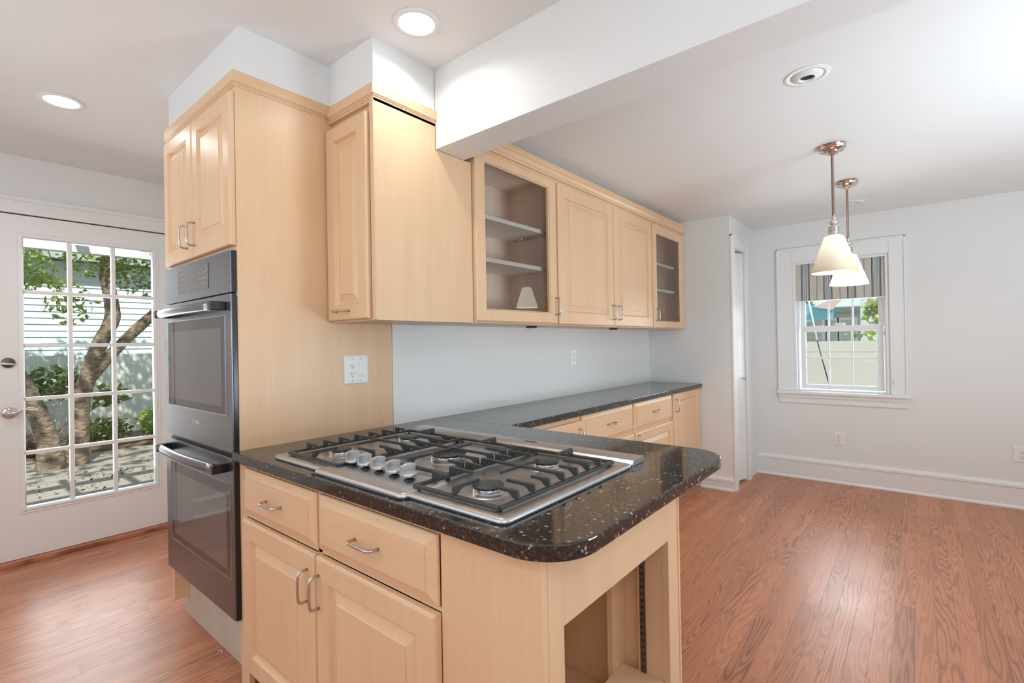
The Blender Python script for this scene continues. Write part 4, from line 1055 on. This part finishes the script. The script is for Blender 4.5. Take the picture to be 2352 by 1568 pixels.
# trees
def leaves(mb, n, cen, rad, size=.07, flat=.5):
    for _ in range(n):
        while True:
            p = Vector((random.uniform(-1, 1), random.uniform(-1, 1), random.uniform(-1, 1)))
            if p.length < 1: break
        c = Vector(cen)+Vector((p.x*rad[0], p.y*rad[1], p.z*rad[2]))
        d = Vector((random.gauss(0, 1), random.gauss(0, 1), random.gauss(0, .6)-.3)).normalized()
        e = d.cross(Vector((random.gauss(0, 1), random.gauss(0, 1), random.gauss(0, 1)))).normalized()
        s_ = size*random.uniform(.6, 1.3); nn = d.cross(e)
        mb.add([c, c+d*s_*.5+e*s_*.38+nn*s_*.1, c+d*s_*1.15, c+d*s_*.5-e*s_*.38+nn*s_*.1], [(0, 1, 2), (0, 2, 3)])
def jit(path, a): return [tuple(Vector(p)+Vector((random.uniform(-a, a), random.uniform(-a, a), 0))) for p in path]
Tr = Thing('patio_tree', 'multi-stemmed tree with pale bark in front of the patio fence', 'tree', (.62, 8.3, G))
def limb(path, rad, n=14):
    # smooth interpolation of path
    P_ = [Vector(p) for p in path]; out = []; R_ = []
    for i in range(len(P_)-1):
        p0, p1, p2, p3 = P_[max(i-1, 0)], P_[i], P_[i+1], P_[min(i+2, len(P_)-1)]
        for k in range(6):
            t = k/6; t2, t3 = t*t, t*t*t
            out.append(.5*((2*p1)+(p2-p0)*t+(2*p0-5*p1+4*p2-p3)*t2+(3*p1-p0-3*p2+p3)*t3)); R_.append((rad[i]*(1-t)+rad[i+1]*t)*random.uniform(.96, 1.05))
    out.append(P_[-1]); R_.append(rad[-1])
    return MB().tube(out, R_, n)
TREE_LIMBS = [
    ([(.50, 8.25, G-.05), (.47, 8.25, -.1), (.36, 8.25, .35), (.20, 8.2, .80), (-.02, 8.15, 1.25), (-.35, 8.1, 1.8), (-.9, 8.0, 2.6), (-1.4, 8.0, 3.6)], [.20, .14, .125, .115, .105, .09, .07, .04]),
    ([(.78, 8.35, G-.05), (.84, 8.35, 0.0), (.88, 8.35, .55), (.98, 8.3, 1.0), (1.08, 8.3, 1.35), (1.26, 8.3, 1.8), (1.26, 8.3, 2.1), (1.20, 8.3, 2.6), (1.25, 8.3, 3.3), (1.2, 8.3, 4.3)], [.18, .125, .115, .110, .105, .105, .10, .095, .08, .05]),
    ([(.98, 8.32, .85), (1.22, 8.3, 1.2), (1.50, 8.3, 1.55), (1.85, 8.25, 1.95), (2.15, 8.25, 2.30), (2.6, 8.2, 3.0), (3.0, 8.1, 3.8)], [.08, .085, .085, .08, .07, .05, .03]),
]
for pth, rd in TREE_LIMBS: Tr.part(limb(pth, rd), 'trunk', 'bark')
mb = MB()
for c, r, n in (((1.9, 8.4, 2.95), (.9, .8, .75), 900), ((.4, 8.9, 4.4), (2.6, 1.3, .8), 1900), ((2.6, 8.2, 4.4), (1.6, 1.2, .9), 1100), ((.72, 8.2, 2.05), (.30, .4, .35), 80), ((1.0, 8.3, 2.75), (.45, .4, .3), 120),
                ((2.15, 8.0, 1.75), (.35, .3, .40), 90), ((-1.0, 8.0, 4.3), (1.2, 1.0, .8), 700), ((1.0, 8.6, 3.9), (.9, .8, .9), 500), ((2.3, 8.3, 3.3), (.7, .5, .8), 500)):
    leaves(mb, int(n*1.8), c, r, .080)
leaves(mb, 1100, (.8, 4.6, 5.4), (3.6, 2.3, .8), .20)  # unseen high leaves added to throw dappled shade on the patio
leaves(mb, 500, (.8, 7.6, 5.8), (3.6, 1.8, .6), .20)
Tr.part(mb, 'foliage', 'leaf')
mb = MB(); mb.tube([(.5, 8.2, 4.2), (.45, 8.2, 3.0), (.6, 8.15, 2.35), (.75, 8.1, 1.75)], [.012, .008, .006, .003], 6); mb.tube([(1.9, 8.1, 3.2), (2.1, 8.0, 2.3), (2.2, 8.0, 1.5)], [.012, .008, .003], 6)
Tr.part(mb, 'twigs', 'twig')
Bt = Thing('garden_tree', 'bright green leafy tree top left of the patio view', 'tree', (.25, 10.3, G))
Bt.part(limb([(.20, 10.3, G), (.22, 10.3, 1.0), (.26, 10.3, 2.2), (.35, 10.3, 3.0)], [.07, .06, .05, .03], 8), 'trunk', 'bark')
mb = MB(); leaves(mb, 900, (.32, 10.2, 2.85), (.50, .4, .50), .08); leaves(mb, 200, (.75, 10.2, 2.60), (.40, .3, .10), .07)
Bt.part(mb, 'foliage', 'leaf2')
def shrub(name, label, c, r, n, mat, stems=0, size=.06):
    T_ = Thing(name, label, 'shrub', (c[0], c[1], G+.04)); mb = MB()
    if stems:
        for _ in range(stems):
            a = random.uniform(0, 2*PI); q = random.uniform(0, 1)
            b = Vector((c[0]+r[0]*.4*math.cos(a)*q, c[1]+r[1]*.4*math.sin(a)*q, G+.03)); e = Vector((c[0]+r[0]*random.uniform(-1, 1), c[1]+r[1]*math.sin(a), G+r[2]*random.uniform(1.2, 2.2)))
            mb.tube([b, (b+e)/2+Vector((random.uniform(-.05, .05), 0, .05)), e], [.007, .005, .002], 5)
        T_.part(mb, 'stems', 'twig')
    mb = MB(); leaves(mb, n, c, r, size); T_.part(mb, 'foliage', mat)
shrub('bare_shrub', 'twiggy brown shrub left of the patio tree trunk', (.38, 9.5, -.22), (.55, .3, .26), 500, 'twig', 90, .05)
shrub('leafy_shrub', 'broad-leaved green shrub between the two patio trunks', (.80, 10.6, .72), (.50, .25, .32), 300, 'leaf3', 10, .13)
shrub('leafy_shrub', 'dark green shrub right of the patio tree base', (1.45, 9.9, -.20), (.42, .35, .24), 600, 'leaf3', 0, .08)
shrub('leafy_shrub', 'bright green grassy shrub at the right foot of the fence', (2.36, 9.75, -.10), (.44, .35, .34), 700, 'leaf2', 0, .10)
shrub('leafy_shrub', 'small dark shrub high on the trunk right side', (1.40, 9.2, .50), (.20, .14, .16), 70, 'leaf3', 8, .15)
single(MB().tube([(4.20, -.99, .003), (4.22, -1.00, .006), (4.235, -1.02, .004), (4.215, -1.035, .003)], .0016, 6), 'lint_curl', 'plate', 'tiny white lint curl on the floor near the window wall', 'lint')
mb = MB(); leaves(mb, 130, (.9, 7.0, G+.02), (2.2, .9, .010), .05)
single(mb, 'fallen_leaves', 'soil', 'brown fallen leaves scattered on the patio around the tree', 'leaves', kind='stuff')

# seen through the dining window
U = Thing('shade_canopy', 'turquoise canvas canopy hanging beyond the cream fence outside the dining window', 'canopy', (11.2, -.4, G))
def slabx(pts, x0, x1):
    mb = MB(); n = len(pts)
    mb.add([(x0, y, z) for y, z in pts]+[(x1, y, z+.03) for y, z in pts], [tuple(range(n)), tuple(range(n, 2*n))[::-1]]+[(i, n+i, n+(i+1) % n, (i+1) % n) for i in range(n)]); return mb
U.part(slabx([(-.02, 2.08), (-.185, 2.01), (-.37, 1.93), (-.66, 1.85), (-.66, 1.70), (-.40, 1.66), (-.02, 1.60)], 11.0, 11.5), 'canvas_panel', 'canvas')
U.part(slabx([(-.35, 1.94), (-.84, 2.16), (-.88, 2.12), (-.66, 1.86)], 10.93, 10.99), 'awning_top', 'pinkroof')
U.part(SH(11.2, 11.26, -.55, -.50, G, 1.68), 'canopy_post', 'darkmetal')
Q = Thing('leaning_pole', 'thin leaning pole, white above and black below, outside the dining window', 'pole', (6.8, -1.2, G))
Q.part(MB().tube([(6.6, -.86, 1.95), (6.6, -.975, 1.27)], .011, 8), 'pole_top', 'trim')
Q.part(MB().tube([(6.6, -.975, 1.2695), (6.6, -1.085, .76), (6.6, -1.35, G)], .007, 8), 'pole_shaft', 'black')
V = Thing('grape_vine', 'bright green grape vine hanging at the right of the dining window', 'vine', (6.6, -1.75, 1.7))
mb = MB(); leaves(mb, 110, (6.6, -1.60, 1.62), (.08, .12, .13), .085); leaves(mb, 40, (6.6, -1.62, 1.72), (.08, .08, .06), .10); leaves(mb, 45, (6.6, -1.48, 1.345), (.06, .22, .030), .07)
V.part(mb, 'foliage', 'leaf2')
V.part(MB().tube([(6.6, -1.85, 2.3), (6.6, -1.70, 1.8), (6.6, -1.50, 1.68), (6.6, -1.34, 1.63)], [.010, .006, .004, .002], 6).tube([(6.6, -1.70, 1.8), (6.6, -1.72, 1.4), (6.6, -1.28, 1.36)], [.006, .005, .002], 6), 'stem', 'twig')
Y = Thing('yellow_shrub', 'yellow-green tree far left in the dining window view', 'tree', (14.0, .75, G))
Y.part(MB().tube([(14.0, .75, G), (14.0, .72, 1.6)], [.08, .05], 8), 'trunk', 'bark')
mb = MB(); leaves(mb, 500, (14.0, .72, 2.2), (.5, .75, .6), .14); Y.part(mb, 'foliage', 'leaf2')
